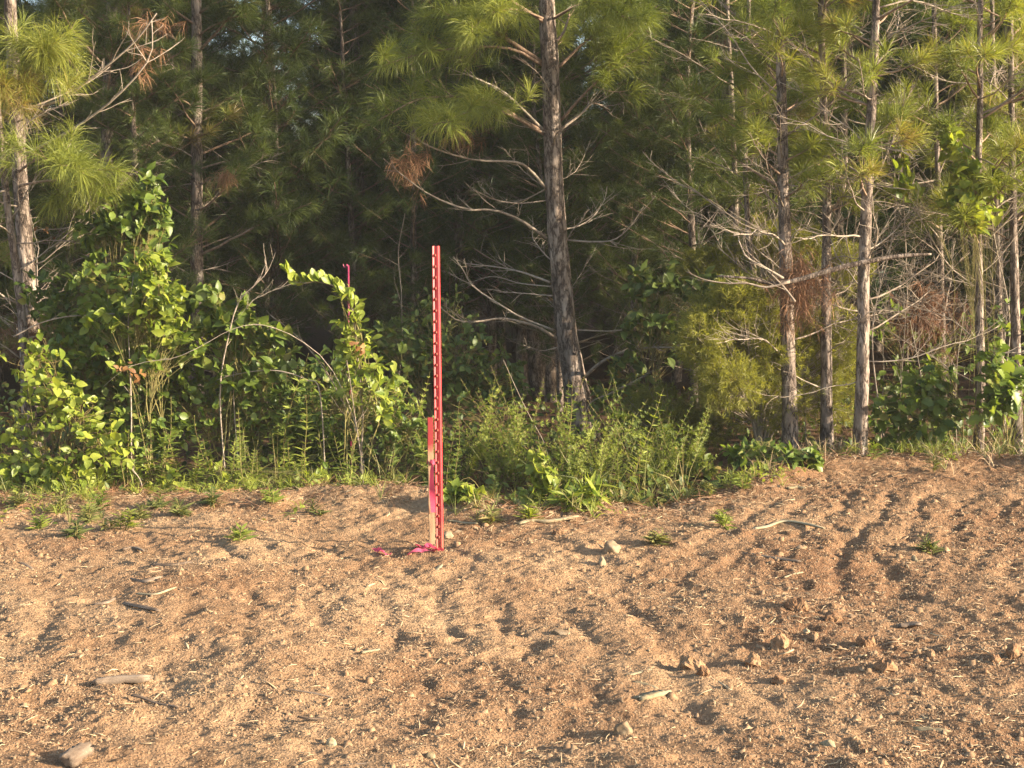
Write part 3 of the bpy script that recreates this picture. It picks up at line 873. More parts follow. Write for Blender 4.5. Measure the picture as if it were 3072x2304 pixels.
# pines deeper in the wood: three kinds, copied
def deep_pine(seed, h):
    rs = np.random.default_rng(seed)
    root = empty('shaded_pine', (0, 0, 0), 'dark pine in the shade deep in the wood', 'tree', 'dark pines deep in the wood')
    P = np.array([(0, 0, -0.15), (rs.normal(0, .05), rs.normal(0, .05), h * .3), (rs.normal(0, .1), rs.normal(0, .1), h * .65), (rs.normal(0, .12), rs.normal(0, .12), h)])
    mb, Q, rr, u = trunk_of(P, [0.062, 0.052, 0.034, 0.008], sides=12, step=0.08)
    mb.build('trunk', M['bark'], root, smooth=True)
    mb = MB(); lb = MB(); C, D = [], []
    for z in np.arange(0.5, 2.3, 0.17):
        k = int(np.argmin(np.abs(Q[:, 2] - z))); az = rs.random() * 6.283
        Pb = curve_dir(Q[k], np.array([math.cos(az), math.sin(az), 0.3]), 0.5 + 0.7 * rs.random(), 8, 0.1, 0.08, rs)
        tube(mb, Pb, np.linspace(0.009, 0.003, 8), 4, cap=False)
        twigs(mb, Pb, 0.007, rs, 5, 0.35, up=0.2)
    mb.build('dead_branches', M['twig'], root, kind='stuff')
    for z in np.arange(0.75, h - 0.1, 0.17):
        for q in range(2):
            k = int(np.argmin(np.abs(Q[:, 2] - z))); az = rs.random() * 6.283
            ln = min(1.55, 0.3 + 0.26 * (h - z)) * (0.55 + 0.5 * rs.random())
            Pb = curve_dir(Q[k], np.array([math.cos(az), math.sin(az), 0.4]), ln, 8, 0.25, 0.06, rs)
            tube(lb, Pb, np.linspace(0.012, 0.004, 8), 4, cap=False)
            twigs(lb, Pb, 0.008, rs, 6, 0.34, C=C, D=D, up=0.35, t0=0.3, sub=(z < 4.5))
            C.append(Pb[-1]); D.append(Pb[-1] - Pb[-2])
    for z in np.arange(0.9, h * 0.7, 0.055):
        k = int(np.argmin(np.abs(Q[:, 2] - z))); az = rs.random() * 6.283; dd = np.array([math.cos(az), math.sin(az), 0.5 * rs.random()])
        C.append(Q[k] + dd * (0.12 + 0.25 * rs.random())); D.append(dd)
    lb.build('live_branches', M['branch'], root, kind='stuff')
    m2 = MB(); needles(m2, np.array(C), np.array(D), 34, 0.19, 0.0050, droop=0.5, tint=-0.15, rs=rs)
    m2.build('crown', M['needle'], root, kind='stuff')
    return root


protos = [deep_pine(50 + k, h) for k, h in enumerate((7.5, 8.2, 6.6, 7.2))]
used = [False] * 4


def opening(x, y, k=0.030):
    # lines of sight where the tree tops leave a gap to the sky
    return min(abs(x / y + 0.152), abs(x / y + 0.303), abs(x / y - 0.052)) < k


rs = np.random.default_rng(77)
spots = [(-4.5, 12.3), (-3.9, 13.0), (-3.2, 12.5), (-2.3, 13.6), (-1.45, 13.8), (0.45, 13.6), (1.1, 13.3), (1.6, 12.9), (-2.75, 13.7), (-0.9, 13.8)]
NEAR = len(spots)
for yy in np.arange(14.0, 24, 1.25):
    wdt = 0.36 * yy + 0.9
    for xx in np.arange(-wdt, wdt, 1.35):
        px_, py_ = xx + rs.normal(0, 0.35), yy + rs.normal(0, 0.30)
        if px_ > 1.5 and py_ < 13.0 or rs.random() < 0.05:
            continue
        spots.append((px_, py_))
for k, (px_, py_) in enumerate(spots):
    q = k % 4
    o = protos[q] if not used[q] else copy_tree(protos[q]); used[q] = True
    o.location = (px_, py_, float(h_base(np.array([px_]), np.array([py_]))[0]))
    o.rotation_euler = (rs.normal(0, 0.03), rs.normal(0, 0.03), rs.random() * 6.283)
    s = 0.42 + 0.12 * rs.random() if opening(px_, py_) and py_ > 15 else 0.85 + 0.30 * rs.random()
    if k < NEAR:
        s = 0.48 + 0.14 * rs.random()
    o.scale = (s, s, s)

# the rest of the wood, behind and to the sides: one mass
def wood_mass(spots, rs, name, label):
    tb = MB(); nb = MB(); C, D = [], []
    for (x_, y_, h) in spots:
        zg = float(h_base(np.array([x_]), np.array([y_]))[0])
        P = np.array([(x_, y_, zg - 0.1), (x_ + rs.normal(0, .1), y_ + rs.normal(0, .1), zg + h * .5), (x_ + rs.normal(0, .2), y_, zg + h)])
        tube(tb, resample(P, 10), np.linspace(0.09, 0.01, 10), 7, cap=False)
        m = 75
        z = zg + h * (0.12 + 0.88 * rs.random(m)); rmax = np.minimum(1.5, 0.25 + 0.27 * (zg + h - z))
        az = rs.random(m) * 6.283; r = rmax * np.sqrt(rs.random(m))
        C.append(np.stack([x_ + r * np.cos(az), y_ + r * np.sin(az), z], -1))
        D.append(np.stack([np.cos(az), np.sin(az), 0.5 + 0 * az], -1))
    o = tb.build(name, M['bark'], kind='stuff'); tag(o, label, 'woodland')
    C = np.concatenate(C); D = np.concatenate(D)
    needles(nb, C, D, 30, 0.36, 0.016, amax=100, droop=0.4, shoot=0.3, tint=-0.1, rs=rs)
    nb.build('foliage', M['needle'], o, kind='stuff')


rs = np.random.default_rng(5)
sp = []
for yy in np.arange(24.5, 42, 2.1):
    for xx in np.arange(-0.5 * yy - 4, 0.5 * yy + 4, 1.7):
        q = (xx + rs.normal(0, .4), yy + rs.normal(0, .5)); sp.append((*q, (3.0 + 0.6 * rs.random()) if opening(*q) else 5.2 + 2.6 * rs.random()))
for yy in np.arange(12.4, 24.5, 1.5):  # side rows out of view; right-hand ones added to block the low sun
    for xx in np.arange(0.36 * yy + 1.3, 0.36 * yy + 13, 1.6):
        if yy > 11:
            sp.append((xx + rs.normal(0, .3), yy + rs.normal(0, .4), 7.5 + 2 * rs.random()))
        if xx < 0.36 * yy + 8:
            sp.append((-xx + rs.normal(0, .3), yy + rs.normal(0, .4), 7.5 + 2 * rs.random()))
wood_mass(sp, rs, 'far_pine_wood', 'dense dark pine wood closing off the background, plus unseen sun-blocking rows on the right')

# ------------------------------------------------------------------ shrubs and other leafy plants
LEAF_MESH = {}


def leaf_mesh(kind, mt, var):
    k = (kind, mt, var)
    if k not in LEAF_MESH:
        V, F = LEAF[kind]
        V = V.copy()
        V[:, 2] += (0.10 * var - 0.1) * V[:, 0] ** 2
        V[:, 1] *= 0.9 + 0.12 * var
        mb = MB(); mb.add(V, F, 0.4 * (var - 1))
        LEAF_MESH[k] = mb.mesh('leaf', mat=M[mt], smooth=True)
    return LEAF_MESH[k]


def shrub(name, label, cat, base_px, Y, blobs, kind, size, mt='leaf', objs=300, seed=0, per=6, stem_r=0.005, group=None, spread=1.0, tint=0.0, spray=0.10, dens=3.2):
    """blobs: (px, py, dY, rx_px, ry_px, clusters). Leaves nearest the viewer are objects of their own."""
    rs = np.random.default_rng(3000 + seed)
    bx, by = at(base_px[0], base_px[1], Y)[0], Y
    base = np.array([bx, by, float(h_all(np.array([bx]), np.array([by]))[0])])
    root = empty(name, base, label, cat, group)
    sb = MB(); P_, D_, N_, S_ = [], [], [], []
    for (px, py, dY, rx, ry, ncl) in blobs:
        yy = Y + dY; c = at(px, py, yy); s = yy / FPX
        ctrl = base + (c - base) * np.array([0.25, 0.25, 0.62])
        Q = resample(np.array([base + np.append(rs.normal(0, 0.10, 2), -0.02), ctrl + np.append(rs.normal(0, 0.06, 2), 0), c]), 14) + rs.normal(0, 0.006, (14, 3))
        tube(sb, Q, np.linspace(stem_r, stem_r * 0.5, 14), 5, cap=False)
        for k in range(int(ncl * dens)):
            q = rs.normal(size=3); q = q / np.linalg.norm(q) * rs.random() ** 0.45
            tip = c + q * np.array([rx * s, 0.55 * (rx + ry) * s * spread, ry * s])
            gz_ = float(h_base(np.array([tip[0]]), np.array([tip[1]]))[0]) + 0.04
            if tip[2] < gz_:
                tip[2] = gz_ + 0.03 * rs.random()
            k0 = Q[int(np.clip(rs.integers(5, 14), 0, 13))]
            B = resample(np.array([k0, (k0 + tip) / 2 + rs.normal(0, 0.03, 3) + np.array([0, 0, 0.03]), tip]), 7)
            tube(sb, B, np.linspace(stem_r * 0.45, stem_r * 0.2, 7), 4, cap=False)
            ax = nrm(B[-1] - B[-2])
            for m in range(per):
                t = 1 - spray * 3 * (m / per) if per > 1 else 1
                pos = B[6] * t + B[4] * (1 - t)
                d = nrm(ax * 0.5 + rs.normal(0, 0.7, 3) + np.array([0.15, -0.15, 0.05]))
                nn = nrm(np.array([0.35, -0.30, 0.85]) + rs.normal(0, 0.40, 3))
                P_.append(pos); D_.append(d); N_.append(nn); S_.append(size * (0.38 + 0.72 * rs.random()))
    sb.build('stems', M['stem'], root, base, smooth=True, kind='stuff')
    P_, D_, N_, S_ = np.array(P_), np.array(D_), np.array(N_), np.array(S_)
    order = np.argsort(P_[:, 1] - 6 * S_)
    own = order[:objs]; rest = order[objs:]
    X, Yv, Z = leaf_frames(D_, N_)
    for k in own:
        o = bpy.data.objects.new('leaf', leaf_mesh(kind, mt, int(rs.integers(0, 3))))
        COL.objects.link(o); o.parent = root
        s = S_[k]; p = P_[k] - base
        o.matrix_local = Matrix(((X[k, 0] * s, Yv[k, 0] * s, Z[k, 0] * s, p[0]), (X[k, 1] * s, Yv[k, 1] * s, Z[k, 1] * s, p[1]), (X[k, 2] * s, Yv[k, 2] * s, Z[k, 2] * s, p[2]), (0, 0, 0, 1)))
    if len(rest):
        mb = MB(); h2 = len(rest) * 2 // 3
        add_leaves(mb, kind, P_[rest[:h2]], D_[rest[:h2]], N_[rest[:h2]], S_[rest[:h2]], tint, 0.4, rs)
        add_leaves(mb, 'obovate' if kind == 'ovate' else 'ovate', P_[rest[h2:]], D_[rest[h2:]], N_[rest[h2:]], S_[rest[h2:]] * 0.75, tint + 0.1, 0.45, rs)
        mb.build('foliage', M[mt], root, base, kind='stuff', smooth=True)
    return root


shrub('bramble_bush', 'bright green bramble at the lower left with broad pointed leaves', 'shrub', (170, 1470), 9.0,
      [(90, 1060, -.1, 110, 70, 9), (160, 1180, -.2, 110, 80, 12), (250, 1250, -.2, 110, 80, 12), (60, 1290, 0, 100, 80, 9), (300, 1340, -.25, 110, 80, 12), (60, 1420, -.2, 110, 70, 12), (190, 1420, -.3, 130, 60, 12)],
      'ovate', 0.078, 'leaf_young', seed=1, per=4, objs=300)
shrub('leafy_shrub', 'tallest leafy shrub rising left of the dark shade, pointed leaves', 'shrub', (400, 1440), 9.7,
      [(440, 560, 0, 50, 60, 7), (370, 640, 0, 90, 70, 16), (420, 690, .1, 110, 70, 18), (310, 700, .1, 80, 60, 10), (470, 640, 0, 60, 60, 8), (380, 790, .1, 130, 80, 20)],
      'ovate', 0.085, 'leaf', seed=2, per=5)
shrub('leafy_shrub', 'sunlit shrub with fresh yellow-green top below the tallest shrub', 'shrub', (440, 1450), 9.35,
      [(460, 800, -.1, 60, 70, 12), (480, 900, -.1, 90, 80, 16), (400, 930, 0, 110, 80, 14), (520, 1010, 0, 110, 80, 16), (420, 1060, 0, 120, 80, 16), (330, 980, 0, 90, 90, 12)],
      'ovate', 0.080, 'leaf_young', seed=3, per=5)
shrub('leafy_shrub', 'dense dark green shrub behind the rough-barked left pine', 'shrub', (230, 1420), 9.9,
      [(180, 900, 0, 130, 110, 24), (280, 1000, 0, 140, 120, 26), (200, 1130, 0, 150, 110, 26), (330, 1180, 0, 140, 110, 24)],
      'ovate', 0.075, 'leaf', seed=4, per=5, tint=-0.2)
shrub('leafy_shrub', 'green shrub under the long arching dry cane, large oval leaves', 'shrub', (740, 1440), 9.5,
      [(620, 900, 0, 70, 60, 9), (690, 950, 0, 80, 60, 11), (640, 1020, 0, 100, 70, 14), (760, 1000, -.1, 70, 60, 9), (810, 1050, -.1, 70, 70, 9), (720, 1100, 0, 130, 80, 18)],
      'ovate', 0.095, 'leaf', seed=5, per=4)
shrub('leafy_shrub', 'low dark thicket of small leaves below the arching dry cane', 'shrub', (640, 1460), 9.6,
      [(560, 1200, 0, 150, 110, 30), (720, 1220, 0, 150, 110, 30), (860, 1240, 0, 140, 110, 28)], 'ovate', 0.06, 'leaf', seed=6, per=5, tint=-0.15)
shrub('leafy_shrub', 'shrub of glossy oval leaves growing in front of the pink stake', 'shrub', (1080, 1430), 9.3,
      [(1040, 880, 0, 35, 40, 5), (1060, 950, 0, 50, 45, 7), (1075, 1020, 0, 60, 50, 8), (1040, 1050, 0, 50, 40, 6), (1090, 1100, 0, 80, 60, 10), (1120, 1180, 0, 110, 80, 18)],
      'obovate', 0.085, 'leaf_young', seed=7, dens=1.5, per=5)
shrub('leafy_shrub', 'dark small-leaved bush just left of the red post', 'shrub', (1150, 1440), 9.6,
      [(1000, 1220, 0, 130, 110, 28), (1150, 1230, 0, 120, 120, 30), (1220, 1300, -.2, 100, 90, 20)], 'ovate', 0.052, 'leaf', seed=8, per=6, tint=-0.1)
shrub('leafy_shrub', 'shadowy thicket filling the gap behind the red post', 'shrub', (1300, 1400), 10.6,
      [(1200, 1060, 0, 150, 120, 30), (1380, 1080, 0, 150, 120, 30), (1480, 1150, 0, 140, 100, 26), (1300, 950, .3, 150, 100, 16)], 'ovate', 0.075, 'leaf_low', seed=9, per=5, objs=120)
shrub('broadleaf_plant', 'lobed broad-leaved oak sapling among straw stems at lower right', 'shrub', (2830, 1370), 9.75,
      [(2800, 1130, 0, 60, 50, 6), (2770, 1190, 0, 90, 50, 8), (2700, 1230, 0, 80, 60, 7), (2850, 1240, 0, 80, 60, 8), (2760, 1310, 0, 110, 40, 9)],
      'lobed', 0.105, 'leaf', seed=10, per=3, objs=200)
shrub('broadleaf_plant', 'big-leaved oak sapling right of the vine-clad pine', 'shrub', (3000, 1370), 9.6,
      [(2990, 1100, 0, 60, 50, 6), (3000, 1170, -.1, 60, 60, 8), (2970, 1230, -.1, 60, 50, 6), (3040, 1150, 0, 50, 80, 6)], 'lobed', 0.11, 'leaf', seed=11, per=3)
shrub('broadleaf_plant', 'chestnut-like seedling with long leaves at the foot of straw-hung pine', 'shrub', (2330, 1430), 9.25,
      [(2220, 1360, 0, 60, 30, 5), (2290, 1350, 0, 60, 30, 6), (2380, 1370, -.1, 70, 30, 6), (2430, 1390, -.1, 50, 25, 4)], 'ovate', 0.085, 'leaf', seed=12, per=4)
shrub('climbing_vine', 'vine with heart-shaped leaves climbing the thin right-hand pine', 'vine', (2925, 1360), 9.75,
      [(2860, 420, 0, 50, 50, 6), (2900, 520, 0, 60, 60, 9), (2970, 560, 0, 40, 60, 7), (2870, 600, 0, 60, 60, 9), (2930, 650, 0, 70, 50, 9), (2690, 470, 0, 40, 60, 4), (2700, 560, 0, 50, 40, 4)],
      'heart', 0.085, 'leaf_young', seed=13, per=3, stem_r=0.0018)
shrub('climbing_vine', 'small patch of vine leaves high on the very thin pine', 'vine', (2270, 1420), 10.8,
      [(2240, 150, 0, 50, 40, 5), (2220, 210, 0, 45, 35, 6), (2500, 450, 0, 40, 50, 5), (2490, 500, .1, 50, 60, 5)], 'heart', 0.085, 'leaf', seed=14, per=3, stem_r=0.0018)
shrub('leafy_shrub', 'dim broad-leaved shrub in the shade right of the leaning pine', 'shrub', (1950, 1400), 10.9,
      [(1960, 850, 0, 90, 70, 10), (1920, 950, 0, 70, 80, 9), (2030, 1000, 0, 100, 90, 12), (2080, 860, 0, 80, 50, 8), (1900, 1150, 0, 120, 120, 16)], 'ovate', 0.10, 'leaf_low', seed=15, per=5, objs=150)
shrub('leafy_shrub', 'tangled low shrub behind the pale lit pine trunk', 'shrub', (2700, 1380), 10.8,
      [(2680, 1150, 0, 130, 90, 16), (2820, 1060, 0, 120, 90, 14), (2990, 1000, 0, 120, 100, 14), (2650, 980, 0, 90, 100, 10), (2750, 1280, -.3, 180, 60, 20)], 'ovate', 0.075, 'leaf', seed=16, per=4, objs=120)
shrub('leafy_seedling', 'small leafy plant at the foot of the red post, on its right', 'plant', (1390, 1560), 8.35,
      [(1370, 1490, 0, 50, 40, 7), (1410, 1530, -.05, 50, 30, 7), (1360, 1545, 0, 40, 20, 5)], 'heart', 0.06, 'leaf_young', seed=17, per=4)
shrub('leafy_seedling', 'upright seedling with long blades at the dirt edge, centre right', 'plant', (1770, 1555), 8.25,
      [(1740, 1500, 0, 40, 40, 4), (1780, 1480, 0, 40, 40, 4), (1700, 1520, 0, 30, 30, 3)], 'lance', 0.17, 'leaf_young', seed=18, per=4)
shrub('leafy_seedling', 'vine-wrapped weed with heart leaves below the leaning pine', 'plant', (1620, 1540), 8.5,
      [(1615, 1380, 0, 25, 50, 5), (1630, 1430, 0, 40, 40, 6), (1600, 1480, 0, 40, 40, 5), (1650, 1470, 0, 40, 30, 4)], 'heart', 0.065, 'leaf_young', seed=19, per=3)

shrub('leafy_shrub', 'leafy mass under the tallest left shrub', 'shrub', (330, 1450), 9.55,
      [(330, 860, 0, 130, 90, 22), (430, 900, 0, 120, 90, 20), (250, 1080, 0, 130, 100, 22), (400, 1150, 0, 140, 110, 26), (520, 1140, 0, 120, 100, 22), (450, 1280, -.1, 150, 100, 24)],
      'ovate', 0.075, 'leaf', seed=31, per=6, dens=3.0)
shrub('leafy_shrub', 'mixed leafy growth along the dirt lip at left', 'shrub', (330, 1470), 9.05,
      [(230, 1440, 0, 130, 50, 16), (380, 1420, 0, 120, 60, 16), (520, 1440, 0, 120, 50, 14), (650, 1440, 0, 120, 50, 14), (820, 1440, 0, 130, 50, 14), (960, 1440, 0, 120, 50, 14)],
      'ovate', 0.055, 'leaf_young', seed=32, per=5, dens=1.5)
shrub('leafy_shrub', 'dim leafy growth under the shaded gap, left of centre', 'shrub', (900, 1430), 10.0,
      [(820, 1130, 0, 110, 80, 16), (930, 1160, 0, 120, 90, 18), (1010, 1130, 0, 120, 90, 18), (880, 1320, -.1, 150, 90, 24), (1050, 1330, -.1, 130, 90, 22)],
      'ovate', 0.065, 'leaf', seed=33, per=6, dens=2.8)
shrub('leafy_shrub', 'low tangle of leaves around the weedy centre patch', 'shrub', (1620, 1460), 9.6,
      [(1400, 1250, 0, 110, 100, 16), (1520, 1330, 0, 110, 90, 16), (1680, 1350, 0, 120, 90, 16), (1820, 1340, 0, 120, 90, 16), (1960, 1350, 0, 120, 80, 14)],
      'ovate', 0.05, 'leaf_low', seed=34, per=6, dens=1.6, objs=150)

# the arching sprig that leans over the dark gap
sp_pts = [(1062, 960), (1050, 905), (1020, 868), (985, 852), (945, 845), (905, 850), (875, 838), (862, 818)]
Ys = 9.3
P = resample(np.array([at(a_, b_, Ys - 0.15 * k / 7) for k, (a_, b_) in enumerate(sp_pts)]), 26)
bs = np.array([P[0][0], Ys, gz(P[0][0], Ys)])
root = empty('arching_sprig', bs, 'bright leafy sprig arching left over the dark gap', 'plant')
mb = MB(); tube(mb, np.vstack([[bs + np.array([0.02, 0, -0.02])], [bs + np.array([0.05, 0, 0.5])], P]), np.linspace(0.007, 0.0025, 28), 5)
mb.build('stem', M['twig'], root, bs, smooth=True)
rs = np.random.default_rng(99)
for k in range(2, 26):
    for q in range(3):
        t = nrm(P[min(k + 1, 25)] - P[k - 1])
        d = nrm(t * 0.5 + np.array([rs.normal(0, .35), rs.normal(-.2, .5), 0.75 + rs.normal(0, .35)]))
        nn = nrm(np.array([0.75, -0.55, 0.4]) + rs.normal(0, 0.35, 3))
        Xv, Yv, Zv = leaf_frames(d[None], nn[None]); s = 0.075 * (0.6 + 0.6 * rs.random()); p = P[k] - bs
        o = bpy.data.objects.new('leaf', leaf_mesh('obovate', 'leaf_young', int(rs.integers(0, 3)))); COL.objects.link(o); o.parent = root
        o.matrix_local = Matrix([[Xv[0, r_] * s, Yv[0, r_] * s, Zv[0, r_] * s, p[r_]] for r_ in range(3)] + [[0, 0, 0, 1]])

# dry canes and dead brushwood among the shrubs
def cane(label, pts, Y, r, dY=0.0, tw=8, tl=0.22, seed=0, name='dry_cane', up=0.3, m='twig', ground=True):
    rs = np.random.default_rng(500 + seed)
    P = np.array([at(a_, b_, Y + dY * k / (len(pts) - 1)) for k, (a_, b_) in enumerate(pts)])
    if ground:
        zg = gz(P[0][0] + 0.02, P[0][1])
        if P[0][2] > zg + 0.03:
            P = np.vstack([[P[0][0] + 0.03, P[0][1], zg - 0.02], P])
    n = 26; Q = resample(P, n)
    base = Q[0]
    mb = MB(); tube(mb, Q, np.linspace(r, r * 0.45, n), 6)
    o = mb.build(name, M[m], None, base, smooth=True)
    if tw:
        m2 = MB(); twigs(m2, Q, r * 0.9, rs, tw, tl, up=up, t0=0.3)
        m2.build('twigs', M[m], o, base, kind='stuff', smooth=True)
    return tag(o, label, 'branch')


cane('long dry cane arching over the left shrubs', [(1090, 1420), (1060, 1250), (990, 1100), (900, 1020), (810, 980), (745, 975), (680, 995), (600, 1040), (520, 1075), (440, 1085), (370, 1110), (310, 1160)], 9.25, 0.0029, -0.2, 7, 0.16, 1)
cane('forked dead twig leaning into the dark gap, left of the sprig', [(660, 1180), (690, 990), (720, 900), (770, 850), (800, 815), (795, 780)], 9.3, 0.005, 0, 12, 0.24, 2, up=0.8)
cane('bare twig rising right toward the bright sprig', [(700, 1120), (740, 930), (790, 885), (850, 860), (890, 848)], 9.45, 0.004, 0, 9, 0.2, 3, up=0.8)
cane('thin dead cane slanting down right under the sprig', [(1080, 1330), (1000, 1150), (930, 1050), (870, 990), (810, 945)], 9.4, 0.005, 0, 10, 0.2, 4, up=0.7)
cane('brown dry stalk standing among the left shrubs', [(395, 1390), (394, 1240), (390, 1100), (385, 960), (400, 830)], 9.15, 0.0055, 0.2, 3, 0.1, 5)
cane('dry cane crossing the left pine from lower left', [(40, 1010), (120, 970), (200, 950), (290, 945), (345, 940)], 9.3, 0.005, 0, 4, 0.15, 6, ground=False)
cane('pale dead stem standing below the bright sprig', [(1090, 1450), (1080, 1350), (1065, 1250), (1050, 1140), (1040, 1080)], 9.0, 0.004, 0, 5, 0.15, 7)
cane('thin bent dead stem at the foot of the left shrubs', [(430, 1480), (420, 1440), (395, 1405), (372, 1380)], 8.8, 0.004, 0, 3, 0.08, 8)
cane('low arching dry cane between the left shrubs', [(960, 1180), (920, 1140), (850, 1115), (780, 1112), (700, 1125), (650, 1140)], 9.3, 0.0045, 0, 5, 0.14, 9)
cane('dry stalk leaning in the weeds right of the red post', [(1640, 1350), (1590, 1250), (1560, 1190), (1510, 1080)], 9.4, 0.003, 0, 3, 0.08, 10)
cane('forked brown twig between leaning pine and olive shrub', [(1760, 1230), (1830, 1180), (1890, 1150), (1960, 1110)], 10.2, 0.005, 0, 6, 0.2, 11)
cane('tall thin dead sapling behind the arching sprig', [(1150, 1350), (1200, 1100), (1205, 900), (1195, 760), (1215, 640)], 11.2, 0.005, 0, 8, 0.3, 12)
for k, (px, py0, py1, lab) in enumerate(((2690, 1360, 900, 'bare thin sapling right of the pale lit trunk'), (2760, 1370, 960, 'thin bare stem between pale lit trunk and vine'), (2870, 1370, 880, 'bare stem just left of the vine-clad pine'), (2420, 1380, 940, 'thin bare stem between straw-hung and slim pine'))):
    cane(lab, [(px, py0), (px + 15 - 8 * k, (py0 + py1) / 2), (px + 30 * (-1) ** k, py1)], 10.2, 0.004, 0, 9, 0.3, 20 + k, up=0.2)
rs = np.random.default_rng(808)
BR = ['behind the very thin pine', 'left of the straw-hung pine', 'right behind the straw-hung pine', 'behind the slim pine', 'right behind the pale lit trunk', 'between pale trunk and the vine', 'left behind the vine leaves', 'right behind the vine-clad pine', 'near the right edge behind the saplings', 'left of the faint thin pine', 'in front of the feathery olive shrub', 'just right of the pale lit trunk']
for k, px in enumerate((2255, 2310, 2400, 2500, 2640, 2720, 2790, 2960, 3040, 2130, 2200, 2660)):
    if k in (0, 2, 3, 6, 8, 10):
        continue
    yy = (10.9, 10.5, 11.0, 11.4, 10.8, 11.2, 10.7, 10.9, 10.9, 11.6, 10.2, 10.0)[k]
    tp = int(250 + 500 * rs.random())
    cane('grey dead brushwood sapling ' + BR[k], [(px, 1380), (px + rs.normal(0, 25), 1000), (px + rs.normal(0, 40), 700), (px + rs.normal(0, 60), tp)], yy, 0.0065, 0, 22, 0.62, 60 + k, up=0.15, name='dead_sapling')
# heavy fallen limb resting across the right-hand pines
Pl = [(2795, 762), (2700, 768), (2600, 785), (2500, 808), (2420, 832), (2370, 845), (2310, 850), (2250, 835), (2150, 828)]
P = resample(np.array([at(a_, b_, 9.45) for a_, b_ in Pl]), 30)
mb = MB(); tube(mb, P, np.interp(np.linspace(0, 1, 30), [0, 0.10, 0.35, 0.7, 1], [0.006, 0.014, 0.018, 0.015, 0.006]), 9, rough=0.08)
base = P[0]
o = tag(mb.build('fallen_limb', M['bark'], None, base, smooth=True), 'heavy dead limb caught across the right-hand pine trunks', 'branch')
for k, pts in enumerate(([(2370, 845), (2300, 862), (2240, 850), (2180, 850), (2110, 838), (2060, 815)], [(2350, 835), (2290, 800), (2240, 770), (2215, 720)], [(2385, 905), (2350, 860), (2290, 800), (2225, 740)])):
    Q = resample(np.array([at(a_, b_, 9.43) for a_, b_ in pts]), 16)
    mb = MB(); tube(mb, Q, np.linspace(0.009, 0.003, 16), 6); twigs(mb, Q, 0.006, np.random.default_rng(k), 5, 0.2)
    mb.build('side_branch', M['twig'], o, base, smooth=True)


# brown straw hung up on trunks and branches
def straw(label, px, py, Y, rx, rz, n, seed, group=None):
    rs = np.random.default_rng(seed)
    c = at(px, py, Y); s = Y / FPX
    C = c + rs.normal(size=(n, 3)) * np.array([rx * s, 0.035, rz * s]) * 0.5
    mb = MB(); needles(mb, C, np.array([0, 0, -1.0]) + rs.normal(0, 0.55, (n, 3)), 16, 0.15, 0.0028, amax=60, droop=0.6, tint=0.0, rs=rs)
    return tag(mb.build('pine_straw_clump', M['straw'], None, c, kind='thing'), label, 'pine straw', group)


straw('rust-brown pine straw hanging over the heavy dead limb', 2395, 850, 9.72, 70, 110, 95, 1)
straw('brown pine straw caught low on the left pine', 110, 1030, 10.05, 110, 60, 60, 2)
straw('brown dead needle tuft high at the upper left', 440, 75, 10.9, 60, 30, 9, 3)
straw('brown dead needles below the left pine limbs', 430, 190, 11.0, 50, 50, 8, 4)
straw('dead brown needles hanging left of the leaning pine', 1390, 400, 10.9, 60, 50, 10, 5)
straw('rust needle clump deep in the shade at centre', 1230, 500, 12.5, 60, 70, 30, 6)
straw('orange dead needles on a shaded branch, upper left centre', 680, 530, 12.2, 50, 16, 14, 7)
straw('dry straw heap below the vine leaves on the right', 2780, 960, 10.3, 110, 90, 70, 8)

# olive feathery shrub behind the right-hand trunks
def feathery(name, label, base_px, Y, blobs, n, mt, seed, sz=0.05, per=22, w=0.0032):
    rs = np.random.default_rng(4000 + seed)
    bx = at(base_px[0], base_px[1], Y)[0]
    base = np.array([bx, Y, gz(bx, Y)])
    root = empty(name, base, label, 'shrub')
    sb = MB(); C, D = [], []
    tot = sum(b_[5] for b_ in blobs)
    for (px, py, dY, rx, ry, wt) in blobs:
        c = at(px, py, Y + dY); s = (Y + dY) / FPX
        ctrl = base + (c - base) * np.array([0.35, 0.35, 0.6])
        Q = resample(np.array([base, ctrl, c]), 12)
        tube(sb, Q, np.linspace(0.008, 0.004, 12), 5, cap=False)
        for k in range(int(n * wt / tot)):
            q = rs.normal(size=3); q = q / np.linalg.norm(q) * rs.random() ** 0.5
            tip = c + q * np.array([rx * s, 0.5 * (rx + ry) * s, ry * s])
            tip[2] = max(tip[2], base[2] + 0.02)
            if k % 4 == 0:
                k0 = Q[rs.integers(4, 12)]
                B = resample(np.array([k0, (k0 + tip) / 2 + rs.normal(0, .02, 3), tip]), 6)
                tube(sb, B, np.linspace(0.0028, 0.001, 6), 3, cap=False)
            C.append(tip); D.append(nrm(q + np.array([0, 0, 0.25]) + rs.normal(0, 0.4, 3)))
    sb.build('stems', M['twig'], root, base, kind='stuff')
    mb = MB(); needles(mb, np.array(C), np.array(D), per, sz, w, amin=20, amax=70, droop=0.25, shoot=sz * 1.6, tint=0.0, tvar=0.35, rs=rs)
    mb.build('foliage', M[mt], root, base, kind='stuff')
    return root


